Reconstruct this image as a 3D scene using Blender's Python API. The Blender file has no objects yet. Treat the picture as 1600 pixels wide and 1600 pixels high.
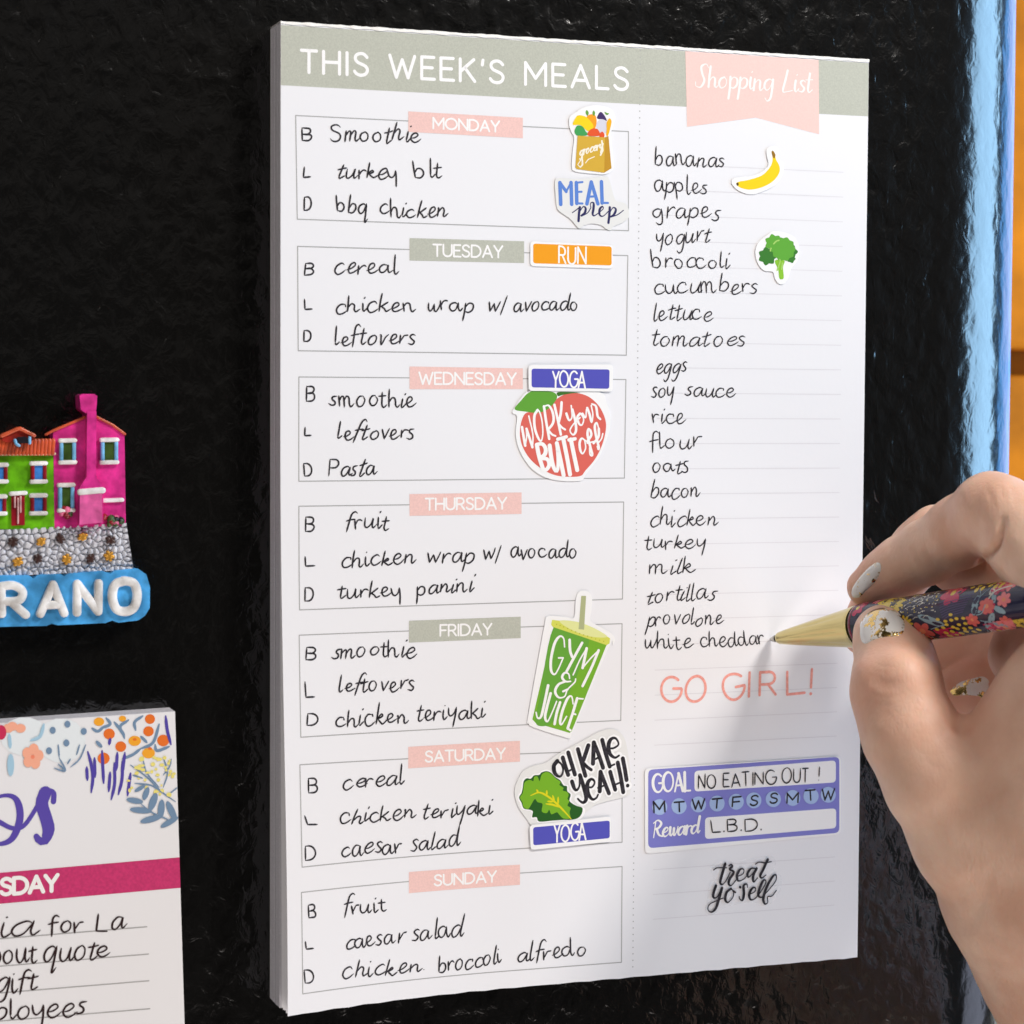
import bpy, bmesh, math, random
import numpy as np
from mathutils import Vector, Matrix
from mathutils.geometry import tessellate_polygon
from mathutils.bvhtree import BVHTree
random.seed(7); RNG = np.random.default_rng(7)
SC = bpy.context.scene; COL = SC.collection

# ------------------------------------------------------------------ camera
# door coordinates in mm: X right, Y down, Z into the door (door skin at Z=0,
# pad corner at X=0 Y=0).  World metres: (X, Z, -Y)
FPX = 3500.0
RV = np.array([4.67545460e-02, -3.47272811e-01, -2.58251306e-03])
TV = np.array([-56.5413792, -112.906417, 523.825287])
def rodr(a):
    th = np.linalg.norm(a); k = a/th
    K = np.array([[0,-k[2],k[1]],[k[2],0,-k[0]],[-k[1],k[0],0]])
    return np.eye(3)+math.sin(th)*K+(1-math.cos(th))*K@K
RC = rodr(RV); CC = -RC.T@TV
def W(p): return np.array([p[0], p[2], -p[1]])/1000.0
def Wn(P):
    P = np.asarray(P, float); return np.stack([P[:,0], P[:,2], -P[:,1]], 1)/1000.0
cam = bpy.data.cameras.new('camera'); camo = bpy.data.objects.new('camera', cam); COL.objects.link(camo)
cam.sensor_width = 36; cam.lens = FPX/1600*36; cam.clip_start = .02; cam.clip_end = 50
def axis(v): return Vector((v[0], v[2], -v[1]))
ax, ay, az = axis(RC[0]), -axis(RC[1]), -axis(RC[2])
M4 = Matrix((ax, ay, az)).transposed().to_4x4(); M4.translation = Vector(W(CC)); camo.matrix_world = M4
cam.dof.use_dof = True; cam.dof.focus_distance = .545; cam.dof.aperture_fstop = 27
SC.camera = camo

# ------------------------------------------------------------------ light
SC.view_settings.view_transform = 'Standard'; SC.view_settings.look = 'None'
SC.view_settings.gamma = 1; SC.view_settings.exposure = .27
SC.view_settings.use_curve_mapping = False
world = bpy.data.worlds.new('World'); SC.world = world; world.use_nodes = True
bg = world.node_tree.nodes['Background']; bg.inputs[1].default_value = 1.0
# a dim, uneven room: soft brighter and darker directions, nothing else
_nt = world.node_tree; _tc = _nt.nodes.new('ShaderNodeTexCoord'); _nz = _nt.nodes.new('ShaderNodeTexNoise'); _nz.inputs['Scale'].default_value = 3.2; _nz.inputs['Detail'].default_value = 2.5
_rp = _nt.nodes.new('ShaderNodeValToRGB'); _rp.color_ramp.elements[0].position = .47; _rp.color_ramp.elements[0].color = (.006,.006,.006,1); _rp.color_ramp.elements[1].position = .70; _rp.color_ramp.elements[1].color = (.060,.056,.052,1)
_nt.links.new(_tc.outputs['Generated'], _nz.inputs['Vector']); _nt.links.new(_nz.outputs['Fac'], _rp.inputs[0]); _nt.links.new(_rp.outputs[0], bg.inputs[0])
def area(name, pos, target, sx, sy, power, col, shape='RECTANGLE'):
    l = bpy.data.lights.new(name, 'AREA'); l.shape = shape; l.size = sx; l.size_y = sy
    l.energy = power; l.color = col
    o = bpy.data.objects.new(name, l); COL.objects.link(o)
    o.location = Vector(W(pos)); d = Vector(W(target))-o.location
    o.rotation_euler = d.to_track_quat('-Z','Y').to_euler(); return o
area('key_lamp', (415,-412,-475), (110,110,0), .18, .18, 4.2, (1,.95,.905), 'DISK')
area('added_low_fill', (250,1000,-520), (90,160,0), 1.7, .7, 8.6, (1,.91,.86))  # unseen warm fill added from below to lift the lower page
area('added_side_fill', (-640,-560,-820), (120,150,0), .7, .7, 2.8, (1,.93,.86))  # unseen fill added from upper left to brighten the hand's left-facing side
area('added_top_fill', (-60,-980,-900), (90,120,0), .8, .8, 1.2, (1,.95,.92))  # soft overhead fill added to lighten shadows, stands for no known fitting
def polar(ang, dist, yy): # angle from the door normal toward the right, around the door edge
    a = math.radians(ang); return (195+dist*math.sin(a), yy, -dist*math.cos(a))
area('window_near', polar(75,800,-40), (195,60,0), .44, .62, 6.0, (.38,.68,1))
area('window_low', polar(79,800,440), (195,220,0), .36, .24, .30, (.72,.78,1))
area('window_far', polar(122,350,40), (195,40,0), .26, .42, .95, (.13,.44,1))

# ------------------------------------------------------------------ helpers
def lin(c):
    r = []
    for x in c:
        x /= 255.0; r.append(x/12.92 if x <= .04045 else ((x+.055)/1.055)**2.4)
    return tuple(r)
MATS = {}
def mat(name, rgb=None, rough=.6, bump=0, bscale=900, metal=0, spec=.3, linear=None, var=0, vscale=300, coat=0):
    if name in MATS: return MATS[name]
    m = bpy.data.materials.new(name); m.use_nodes = True; MATS[name] = m
    nt = m.node_tree; b = nt.nodes['Principled BSDF']
    c = linear if linear else lin(rgb)
    b.inputs['Base Color'].default_value = (*c,1); b.inputs['Roughness'].default_value = rough
    b.inputs['Metallic'].default_value = metal; b.inputs['Specular IOR Level'].default_value = spec
    b.inputs['Coat Weight'].default_value = coat
    tc = nt.nodes.new('ShaderNodeTexCoord')
    if var:
        n = nt.nodes.new('ShaderNodeTexNoise'); n.inputs['Scale'].default_value = vscale; n.inputs['Detail'].default_value = 6
        nt.links.new(tc.outputs['Object'], n.inputs['Vector'])
        mx = nt.nodes.new('ShaderNodeMix'); mx.data_type = 'RGBA'
        mx.inputs[6].default_value = (*[x*(1-var) for x in c],1); mx.inputs[7].default_value = (*[min(1,x*(1+var)) for x in c],1)
        mr = nt.nodes.new('ShaderNodeMapRange'); mr.inputs[1].default_value = .34; mr.inputs[2].default_value = .66
        nt.links.new(n.outputs['Fac'], mr.inputs[0]); nt.links.new(mr.outputs[0], mx.inputs[0]); nt.links.new(mx.outputs[2], b.inputs['Base Color'])
    if bump:
        n = nt.nodes.new('ShaderNodeTexNoise'); n.inputs['Scale'].default_value = bscale; n.inputs['Detail'].default_value = 5
        nt.links.new(tc.outputs['Object'], n.inputs['Vector'])
        bp = nt.nodes.new('ShaderNodeBump'); bp.inputs['Distance'].default_value = .0002; bp.inputs['Strength'].default_value = bump
        nt.links.new(n.outputs['Fac'], bp.inputs['Height']); nt.links.new(bp.outputs[0], b.inputs['Normal'])
    return m

class MB:
    def __init__(s): s.v = []; s.f = []; s.m = []; s.n = 0; s.mats = []
    def mi(s, m):
        if m not in s.mats: s.mats.append(m)
        return s.mats.index(m)
    def add(s, P, F, m):
        o = s.n; s.v.append(np.asarray(P, float)); s.n += len(P)
        k = s.mi(m)
        for f in F: s.f.append([i+o for i in f]); s.m.append(k)
    def build(s, name, parent=None, smooth=False, face_front=False, bevel=0, loc=None):
        V = Wn(np.concatenate(s.v))
        o_par = np.zeros(3)
        if parent is not None: o_par = np.array(parent.get('_w', (0,0,0)))
        if loc is not None: origin = W(loc)
        elif parent is not None: origin = o_par
        else: origin = V.mean(0)
        V = V-origin
        me = bpy.data.meshes.new(name); me.from_pydata(V.tolist(), [], s.f)
        for m in s.mats: me.materials.append(m)
        me.polygons.foreach_set('material_index', s.m)
        if face_front:
            bm = bmesh.new(); bm.from_mesh(me)
            fl = [f for f in bm.faces if f.normal.y > 0]
            bmesh.ops.reverse_faces(bm, faces=fl); bm.to_mesh(me); bm.free()
        else:
            bm = bmesh.new(); bm.from_mesh(me); bmesh.ops.recalc_face_normals(bm, faces=bm.faces); bm.to_mesh(me); bm.free()
        if smooth: me.polygons.foreach_set('use_smooth', [True]*len(me.polygons))
        o = bpy.data.objects.new(name, me); COL.objects.link(o)
        o['_w'] = tuple(origin)
        if parent is not None: o.parent = parent; o.location = Vector(origin-o_par)
        else: o.location = Vector(origin)
        if bevel:
            b = o.modifiers.new('bevel','BEVEL'); b.width = bevel/1000; b.segments = 2; b.limit_method = 'ANGLE'; b.angle_limit = .6
        return o
def thing(name, label, cat, loc, group=None):
    o = bpy.data.objects.new(name, None); COL.objects.link(o); o.empty_display_size = .01
    w = W(loc); o.location = Vector(w); o['_w'] = tuple(w); o['label'] = label; o['category'] = cat
    if group: o['group'] = group
    return o
def tag(o, label, cat, group=None):
    o['label'] = label; o['category'] = cat
    if group: o['group'] = group
    return o

def rayd(px, py): return RC.T@np.array([(px-800)/FPX, (py-800)/FPX, 1.0])
def atdepth(px, py, zc): return CC+rayd(px,py)*zc
def project(P):
    c = RC@np.asarray(P)+TV; return 800+FPX*c[0]/c[2], 800+FPX*c[1]/c[2]
class Surf:
    def __init__(s, h): s.h = h if callable(h) else (lambda x,y,h=h: h+0*x)
    def un(s, px, py, dz=0):
        d = rayd(px, py); z = 10.0
        for _ in range(8):
            k = (-(z)-CC[2])/d[2]; P = CC+k*d; z = float(s.h(P[0],P[1]))+dz
        return P[:2]
    def uns(s, pts, dz=0): return np.array([s.un(p[0],p[1],dz) for p in pts])
    def p3(s, xy, dz):
        xy = np.asarray(xy, float); return np.stack([xy[:,0], xy[:,1], -(s.h(xy[:,0],xy[:,1])+dz)],1)
def cr(pts, n=8, closed=False):
    P = np.asarray(pts, float)
    if len(P) < 3: return P
    if closed: Q = np.concatenate([P[-1:],P,P[:2]]); m = len(P)
    else: Q = np.concatenate([[2*P[0]-P[1]],P,[2*P[-1]-P[-2]]]); m = len(P)-1
    out = []
    t = np.linspace(0,1,n,endpoint=False)[:,None]
    for i in range(m):
        a,b,c,d = Q[i:i+4]
        out.append(.5*((2*b)+(c-a)*t+(2*a-5*b+4*c-d)*t**2+(3*b-a-3*c+d)*t**3))
    out = np.concatenate(out)
    return out if closed else np.concatenate([out,P[-1:]])
def resample(P, step):
    P = np.asarray(P, float); d = np.r_[0,np.cumsum(np.linalg.norm(np.diff(P,axis=0),axis=1))]
    if d[-1] < 1e-6: return P[:1]
    n = max(2,int(math.ceil(d[-1]/step))+1); t = np.linspace(0,d[-1],n)
    return np.stack([np.interp(t,d,P[:,i]) for i in range(2)],1)
ZC = [0.0]
def ribbon(mb, P, w, surf, dz, m, contrast=0, taper=0):
    """flat ink stroke of width w (mm) along 2D path P (mm) lying on surf"""
    ZC[0] = (ZC[0]+.0009) % .012
    P = np.asarray(P, float)
    if len(P) > 1: P = resample(P, max(.12, w*.45))
    if len(P) < 2 or np.linalg.norm(P[-1]-P[0])+len(P)*.01 < w*.25:
        c = P.mean(0); a = np.linspace(0,2*math.pi,12,endpoint=False)
        pts = np.stack([c[0]+.6*w*np.cos(a), c[1]+.6*w*np.sin(a)],1)
        mb.add(surf.p3(pts,dz+ZC[0]), [list(range(12))], m); return
    T = np.gradient(P,axis=0); T /= np.linalg.norm(T,axis=1)[:,None]+1e-9
    N = np.stack([-T[:,1],T[:,0]],1)
    ww = np.full(len(P), w)
    if contrast:
        dn = np.clip(T[:,1]*1.0-.15*T[:,0],0,1); f = 1-contrast+2*contrast*dn
        f = np.convolve(np.pad(f,3,'edge'),np.ones(7)/7,'valid'); ww = ww*f
    if taper:
        k = np.linspace(0,1,len(P)); ww = ww*np.clip(.45+np.minimum(k,1-k)*taper,0,1)
    a = np.linspace(0,math.pi,7)[1:-1]
    h = ww/2
    A = P+N*h[:,None]; B = P-N*h[:,None]
    c0 = [P[0]+h[0]*(math.cos(t)*N[0]-math.sin(t)*T[0]) for t in a]
    c1 = [P[-1]+h[-1]*(-math.cos(t)*N[-1]+math.sin(t)*T[-1]) for t in a]
    n = len(P); pts = np.concatenate([A,B,c0,c1])
    F = [[i,i+1,n+i+1,n+i] for i in range(n-1)]
    F.append([0]+list(range(2*n,2*n+5))+[n]); F.append([2*n-1]+list(range(2*n+5,2*n+10))+[n-1])
    P3 = surf.p3(pts,dz+ZC[0])
    slope = np.r_[np.linspace(0,.0015,n),np.linspace(0,.0015,n),np.zeros(5),np.full(5,.0015)]
    P3[:,2] -= slope
    mb.add(P3, F, m)
def fill(mb, pts, surf, dz, m, thick=0, side=None):
    """filled outline (2D mm) on surf, extruded down by thick"""
    pts = np.asarray(pts, float)
    keep = [i for i in range(len(pts)) if np.linalg.norm(pts[i]-pts[i-1]) > 1e-4]; pts = pts[keep]
    tri = tessellate_polygon([[Vector((p[0],p[1],0)) for p in pts]])
    top = surf.p3(pts, dz); n = len(pts)
    mb.add(top, [list(t) for t in tri], m)
    if thick:
        bot = surf.p3(pts, dz-thick)
        mb.add(np.concatenate([top,bot]), [[i,(i+1)%n,n+(i+1)%n,n+i] for i in range(n)], side or m)
def patch(mb, c4, surf, dz, m, nx=12, ny=4):
    """quad between 4 corners (2D mm, order TL TR BR BL) that follows surf"""
    c = np.asarray(c4, float); u = np.linspace(0,1,nx+1); v = np.linspace(0,1,ny+1)
    U,V = np.meshgrid(u,v); U = U.ravel()[:,None]; V = V.ravel()[:,None]
    P = (1-V)*((1-U)*c[0]+U*c[1])+V*((1-U)*c[3]+U*c[2])
    F = [[j*(nx+1)+i,j*(nx+1)+i+1,(j+1)*(nx+1)+i+1,(j+1)*(nx+1)+i] for j in range(ny) for i in range(nx)]
    mb.add(surf.p3(P,dz), F, m)
def rrect(c4, r, n=5):
    """rounded quad from 4 px corners"""
    c = [np.array(p,float) for p in c4]; out = []
    for i in range(4):
        p, a, b = c[i], c[i-1], c[(i+1)%4]
        da = (a-p)/np.linalg.norm(a-p); db = (b-p)/np.linalg.norm(b-p)
        s, e = p+da*r, p+db*r
        for t in np.linspace(0,1,n): out.append((1-t)**2*s+2*t*(1-t)*p+t*t*e)
    return np.array(out)
def zm(s, ox, oy): return lambda pts: [(x/s+ox, y/s+oy) for x,y in pts]

# ------------------------------------------------------------------ lettering
def arc(cx, cy, rx, ry, a0, a1, n=16):
    t = np.radians(np.linspace(a0,a1,n)); return list(zip(cx+rx*np.cos(t), cy+ry*np.sin(t)))
def S(*p): return list(cr(p, 7))
CAPS = {
'A':(.74,[[(0,0),(.37,1)],[(.37,1),(.74,0)],[(.14,.32),(.60,.32)]]),
'B':(.58,[[(0,0),(0,1)],[(0,1),(.28,1)]+arc(.28,.765,.24,.235,90,-90)+[(0,.53)],[(0,.53),(.3,.53)]+arc(.3,.265,.27,.265,90,-90)+[(0,0)]]),
'C':(.74,[arc(.46,.5,.46,.5,48,312,26)]),
'D':(.74,[[(0,0),(0,1)],[(0,1),(.26,1)]+arc(.26,.5,.47,.5,90,-90,22)+[(0,0)]]),
'E':(.52,[[(.52,1),(0,1)],[(0,1),(0,0)],[(0,0),(.54,0)],[(0,.52),(.45,.52)]]),
'F':(.50,[[(.52,1),(0,1)],[(0,1),(0,0)],[(0,.5),(.44,.5)]]),
'G':(.82,[arc(.47,.5,.47,.5,48,360,28)+[(.56,.5)]]),
'H':(.68,[[(0,0),(0,1)],[(.68,0),(.68,1)],[(0,.52),(.68,.52)]]),
'I':(.04,[[(.02,0),(.02,1)]]),
'J':(.45,[[(.42,1),(.42,.28)]+arc(.2,.26,.22,.26,0,-170,12)]),
'K':(.62,[[(0,0),(0,1)],[(.58,1),(0,.42)],[(.2,.6),(.62,0)]]),
'L':(.48,[[(0,1),(0,0)],[(0,0),(.5,0)]]),
'M':(.86,[[(0,0),(0,1)],[(0,1),(.43,.3)],[(.43,.3),(.86,1)],[(.86,1),(.86,0)]]),
'N':(.72,[[(0,0),(0,1)],[(0,1),(.72,0)],[(.72,0),(.72,1)]]),
'O':(.94,[arc(.47,.5,.47,.5,90,450,32)]),
'P':(.58,[[(0,0),(0,1)],[(0,1),(.3,1)]+arc(.3,.73,.26,.27,90,-90)+[(0,.46)]]),
'R':(.60,[[(0,0),(0,1)],[(0,1),(.3,1)]+arc(.3,.73,.26,.27,90,-90)+[(0,.46)],[(.3,.46),(.6,0)]]),
'S':(.56,[S((.53,.84),(.42,.96),(.26,1),(.08,.92),(.03,.76),(.12,.6),(.3,.51),(.47,.42),(.55,.26),(.47,.07),(.28,0),(.1,.05),(0,.17))]),
'T':(.64,[[(0,1),(.64,1)],[(.32,1),(.32,0)]]),
'U':(.68,[[(0,1),(0,.36)]+arc(.34,.34,.34,.34,180,360)+[(.68,1)]]),
'V':(.70,[[(0,1),(.35,0)],[(.35,0),(.7,1)]]),
'W':(1.06,[[(0,1),(.28,0)],[(.28,0),(.53,.82)],[(.53,.82),(.78,0)],[(.78,0),(1.06,1)]]),
'Y':(.66,[[(0,1),(.33,.46)],[(.66,1),(.33,.46)],[(.33,.46),(.33,0)]]),
"'":(.06,[[(.05,1),(.02,.78)]]), '.':(.08,[[(.04,.02),(.05,.03)]]), '!':(.1,[[(.05,1),(.05,.28)],[(.05,.02),(.055,.03)]]), ' ':(.34,[]),
}
HAND = {
'a':(1.0,[S((.74,.84),(.5,1),(.16,.78),(.06,.35),(.26,0),(.55,.2),(.76,.92)),S((.77,.96),(.75,.35),(.88,.03),(1.1,.3))]),
'b':(.92,[S((.12,2.0),(.09,1),(.1,.06)),S((.1,.45),(.34,.94),(.66,.86),(.74,.4),(.48,.0),(.1,.06))]),
'c':(.82,[S((.70,.84),(.5,1.02),(.16,.78),(.06,.32),(.3,-.02),(.6,.08),(.86,.34))]),
'd':(1.02,[S((.76,.84),(.5,1),(.16,.78),(.06,.35),(.26,0),(.58,.2),(.8,.92)),S((.86,2.0),(.81,.9),(.8,.3),(.93,.02),(1.12,.28))]),
'e':(.84,[S((.06,.42),(.4,.5),(.66,.78),(.48,1.02),(.18,.8),(.08,.32),(.34,-.02),(.64,.1),(.9,.4))]),
'f':(.66,[S((.78,1.82),(.58,2.02),(.36,1.72),(.28,.8),(.22,-.28)),[(.0,.9),(.34,1.0),(.72,1.04)]]),
'g':(.96,[S((.74,.84),(.5,1),(.16,.78),(.06,.35),(.26,0),(.55,.2),(.76,.92)),S((.78,.98),(.77,.2),(.68,-.7),(.42,-.98),(.2,-.72))]),
'h':(.92,[S((.12,2.0),(.08,1),(.08,.0)),S((.08,.4),(.32,.92),(.56,.9),(.62,.5),(.62,.18),(.76,.0),(.98,.3))]),
'i':(.42,[S((.1,1),(.08,.35),(.2,.0),(.46,.3)),[(.14,1.48),(.2,1.55)]]),
'k':(.84,[S((.12,2.0),(.08,1),(.08,.0)),[(.66,1.02),(.12,.42)],S((.2,.5),(.44,.28),(.62,.0),(.9,.22))]),
'l':(.40,[S((.14,2.0),(.1,1),(.09,.3),(.2,.0),(.44,.26))]),
'm':(1.24,[[(.05,1),(.07,0)],S((.07,.5),(.26,.95),(.44,.86),(.46,.0)),S((.46,.5),(.66,.95),(.86,.86),(.88,.22),(1.0,.0),(1.26,.3))]),
'n':(.92,[[(.05,1),(.07,0)],S((.07,.5),(.3,.95),(.54,.88),(.58,.24),(.7,.0),(.96,.3))]),
'o':(.97,[S((.46,1),(.16,.8),(.07,.34),(.32,-.02),(.66,.22),(.68,.72),(.46,1.0),(.38,.96))]),
'p':(.86,[S((.06,1),(.08,0),(.04,-.95)),S((.08,.55),(.32,.98),(.66,.84),(.68,.34),(.4,.02),(.08,.14))]),
'q':(.96,[S((.74,.84),(.5,1),(.16,.78),(.06,.35),(.26,0),(.55,.2),(.76,.92)),S((.78,.98),(.76,0),(.74,-.95),(.98,-.55))]),
'r':(.64,[[(.05,1),(.08,0)],S((.08,.42),(.26,.86),(.46,.98),(.64,.86))]),
's':(.64,[S((.56,.9),(.34,1.02),(.12,.82),(.3,.55),(.52,.3),(.36,.0),(.02,.08))]),
't':(.56,[S((.26,1.65),(.22,.8),(.2,.25),(.34,.0),(.6,.24)),[(-.06,1.06),(.56,1.14)]]),
'u':(.94,[S((.05,1),(.06,.35),(.26,.0),(.54,.24),(.68,1)),S((.69,1),(.67,.3),(.8,.0),(1.0,.3))]),
'v':(.72,[[(.03,1),(.3,0)],[(.3,0),(.66,1.04)]]),
'w':(1.04,[S((.04,1),(.1,.3),(.26,.02),(.42,.3),(.5,.85)),S((.5,.85),(.56,.2),(.72,.02),(.9,.5),(.98,1.02))]),
'y':(.84,[S((.04,1),(.1,.4),(.3,.2),(.56,.5),(.68,1)),S((.7,1),(.66,.1),(.56,-.9))]),
'z':(.7,[[(.02,.98),(.58,.98)],[(.58,.98),(.0,.05)],S((.0,.05),(.3,.1),(.66,.02))]),
'/':(.6,[[(.0,-.35),(.48,1.65)]]), '.':(.3,[[(.1,.02),(.12,.05)]]), ' ':(.7,[]),
}
ALT = { # a second way this writer forms the letter
'a':(1.0,[S((.7,.92),(.38,.98),(.1,.6),(.12,.12),(.36,.02),(.62,.4),(.74,.96),(.72,.4),(.82,.05),(1.1,.34))]),
'c':(.84,[[(.72,.7),(.66,.98)],S((.66,.98),(.3,.95),(.06,.5),(.2,.04),(.55,.02),(.9,.3))]),
'e':(.86,[S((.02,.3),(.34,.42),(.6,.72),(.5,.98),(.26,.86),(.16,.4),(.3,.02),(.58,.04),(.94,.36))]),
'h':(.94,[[(.16,2.0),(.06,.0)],S((.08,.5),(.36,1.0),(.58,.8),(.56,.3),(.68,.02),(1.0,.34))]),
'i':(.42,[[(.12,1),(.1,.1)],S((.1,.1),(.2,.0),(.46,.36)),[(.22,1.5),(.32,1.66)]]),
'k':(.86,[[(.14,2.0),(.06,.0)],S((.08,.4),(.4,.9),(.52,.7),(.14,.45)),S((.2,.45),(.46,.1),(.62,.0),(.92,.3))]),
'l':(.42,[[(.18,2.0),(.1,.2)],S((.1,.2),(.18,.0),(.46,.3))]),
'n':(.92,[S((.02,.9),(.1,1.0),(.1,.5),(.08,.02)),S((.08,.4),(.4,1.02),(.6,.7),(.58,.1),(.72,.02),(.98,.36))]),
'o':(.98,[S((.5,.98),(.2,.9),(.06,.45),(.26,.02),(.56,.1),(.7,.6),(.5,.98))]),
'r':(.66,[[(.02,.96),(.1,.02)],[(.1,.3),(.36,.92)],[(.36,.92),(.66,.98)]]),
's':(.66,[S((.58,.96),(.26,.9),(.2,.66),(.44,.4),(.46,.1),(.22,-.02),(-.06,.14))]),
't':(.58,[[(.3,1.6),(.18,.1)],S((.18,.1),(.3,.0),(.62,.3)),[(-.08,.98),(.3,1.1),(.62,1.2)]]),
'u':(.96,[S((.02,1),(.08,.2),(.3,.02),(.56,.4),(.66,1.0),(.66,.3),(.78,.02),(1.02,.36))]),
'v':(.76,[S((.0,.95),(.12,.9),(.28,.02),(.5,.7),(.74,.96))]),
'w':(1.06,[[(.02,1),(.22,.02)],[(.22,.02),(.48,.8)],[(.48,.8),(.68,.02)],S((.68,.02),(.9,.6),(1.02,1.06))]),
'd':(1.02,[S((.7,.92),(.38,.98),(.1,.6),(.12,.12),(.36,.02),(.66,.5),(.9,1.96)),S((.9,1.96),(.76,.6),(.82,.05),(1.1,.34))]),
}
for k in 'SPL': # hand-written capitals inside lower-case words
    HAND[k] = (CAPS[k][0]*1.7, [[(x*1.5,y*1.75) for x,y in s] for s in CAPS[k][1]])
def layout(s, font, track):
    x = 0; out = []
    for ch in s:
        a, st = ALT[ch] if (font is HAND and ch in ALT and random.random() < .5) else font[ch]; out.append((x, st)); x += a+track
    return out, x-track
def text_px(s, font, x0, y0, x1, y1, h, track=.0, shear=0, jit=0, asc=1):
    """lettering as px polylines, baseline (x0,y0)->(x1,y1), unit height h px"""
    lay, adv = layout(s, font, track); out = []
    dx, dy = x1-x0, y1-y0
    shear = shear+random.gauss(0,.035*jit); asc = asc*(1+random.gauss(0,.05*jit)); bow = random.gauss(0,.03*jit)
    for x, st in lay:
        jy = random.gauss(0,.05*jit); js = 1+random.gauss(0,.05*jit); jr = random.gauss(0,.05*jit); jw = random.gauss(0,.03*jit)
        for q in st:
            q = np.asarray(q,float).copy(); q[:,1] = np.where(q[:,1]>1,1+(q[:,1]-1)*asc,np.where(q[:,1]<0,q[:,1]*(.4+.6*asc),q[:,1])); q[:,1] = q[:,1]*js+jy
            u = (x+q[:,0]+jw+(shear+jr)*q[:,1])/adv; q[:,1] += bow*np.sin(3.1*u)
            wob = np.interp(np.linspace(0,1,len(q)),np.linspace(0,1,4),np.array([random.gauss(0,.018*jit) for _ in range(4)]))
            out.append(np.stack([x0+dx*u, y0+dy*u-h*(q[:,1]+wob)],1))
    return out
def letter(mb, polys, surf, w, dz, m, contrast=0, taper=0):
    for q in polys: ribbon(mb, surf.uns(q,dz), w, surf, dz, m, contrast, taper)

# ------------------------------------------------------------------ materials
PAPER = mat('paper', linear=(.84,.84,.865), rough=.75, bump=.10, bscale=700, spec=.15)
EDGE = mat('paper_edge', linear=(.58,.57,.61), rough=.9, var=.12, vscale=4000, spec=.1)
SAGE = mat('sage_print', (186,188,175), rough=.7, var=.07, vscale=2500)
PINK = mat('pink_print', (243,205,197), rough=.7, var=.03, vscale=2500)
ROSE = mat('rose_print', (239,199,192), rough=.7, var=.05, vscale=2500)
WHITEP = mat('white_print', (248,247,246), rough=.6)
LINE = mat('grey_line_print', (168,168,168), rough=.7)
RULE = mat('pale_rule_print', (222,220,224), rough=.7)
INK = mat('black_ink', (44,41,47), rough=.5, var=.75, vscale=1100)
STICK = mat('sticker_white', (247,247,247), rough=.35, spec=.4)
STICKG = mat('sticker_clear_white', (233,233,231), rough=.35, spec=.4)
CORAL = mat('coral_felt_ink', (240,162,150), rough=.7, var=.12, vscale=1200)
def flat(n, rgb, rough=.42): return mat(n, rgb, rough=rough, spec=.4)

# ------------------------------------------------------------------ the fridge door
def fridge_material():
    m = bpy.data.materials.new('black_pebbled_enamel'); m.use_nodes = True
    nt = m.node_tree; b = nt.nodes['Principled BSDF']
    b.inputs['Base Color'].default_value = (.004,.0038,.0036,1); b.inputs['Roughness'].default_value = .16
    b.inputs['IOR'].default_value = 1.8
    tc = nt.nodes.new('ShaderNodeTexCoord')
    mp = nt.nodes.new('ShaderNodeMapping'); mp.inputs['Scale'].default_value = (1,1,.75)
    nt.links.new(tc.outputs['Object'], mp.inputs[0])
    n0 = nt.nodes.new('ShaderNodeTexNoise'); n0.inputs['Scale'].default_value = 130; n0.inputs['Detail'].default_value = 2
    nt.links.new(mp.outputs[0], n0.inputs['Vector'])
    wv = nt.nodes.new('ShaderNodeVectorMath'); wv.operation = 'MULTIPLY_ADD'
    wv.inputs[1].default_value = (.006,.006,.006); nt.links.new(n0.outputs['Color'], wv.inputs[0]); nt.links.new(mp.outputs[0], wv.inputs[2])
    vo = nt.nodes.new('ShaderNodeTexVoronoi'); vo.feature = 'SMOOTH_F1'; vo.inputs['Scale'].default_value = 210; vo.inputs['Smoothness'].default_value = .6
    nt.links.new(wv.outputs[0], vo.inputs['Vector'])
    n1 = nt.nodes.new('ShaderNodeTexNoise'); n1.inputs['Scale'].default_value = 330; n1.inputs['Detail'].default_value = 3; n1.inputs['Distortion'].default_value = 1.2
    nt.links.new(mp.outputs[0], n1.inputs['Vector'])
    ad = nt.nodes.new('ShaderNodeMath'); ad.operation = 'MULTIPLY_ADD'; ad.inputs[1].default_value = .55
    nt.links.new(n1.outputs['Fac'], ad.inputs[0]); nt.links.new(vo.outputs['Distance'], ad.inputs[2])
    # the grain is stretched flatter over the rounded door edge
    sx = nt.nodes.new('ShaderNodeSeparateXYZ'); nt.links.new(tc.outputs['Object'], sx.inputs[0])
    fr = nt.nodes.new('ShaderNodeMapRange'); fr.inputs[1].default_value = .172; fr.inputs[2].default_value = .190; fr.inputs[3].default_value = .56; fr.inputs[4].default_value = .20; nt.links.new(sx.outputs[0], fr.inputs[0])
    bp = nt.nodes.new('ShaderNodeBump'); nt.links.new(fr.outputs[0], bp.inputs['Strength']); bp.inputs['Distance'].default_value = .0008
    nt.links.new(ad.outputs[0], bp.inputs['Height']); nt.links.new(bp.outputs[0], b.inputs['Normal'])
    return m
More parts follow.
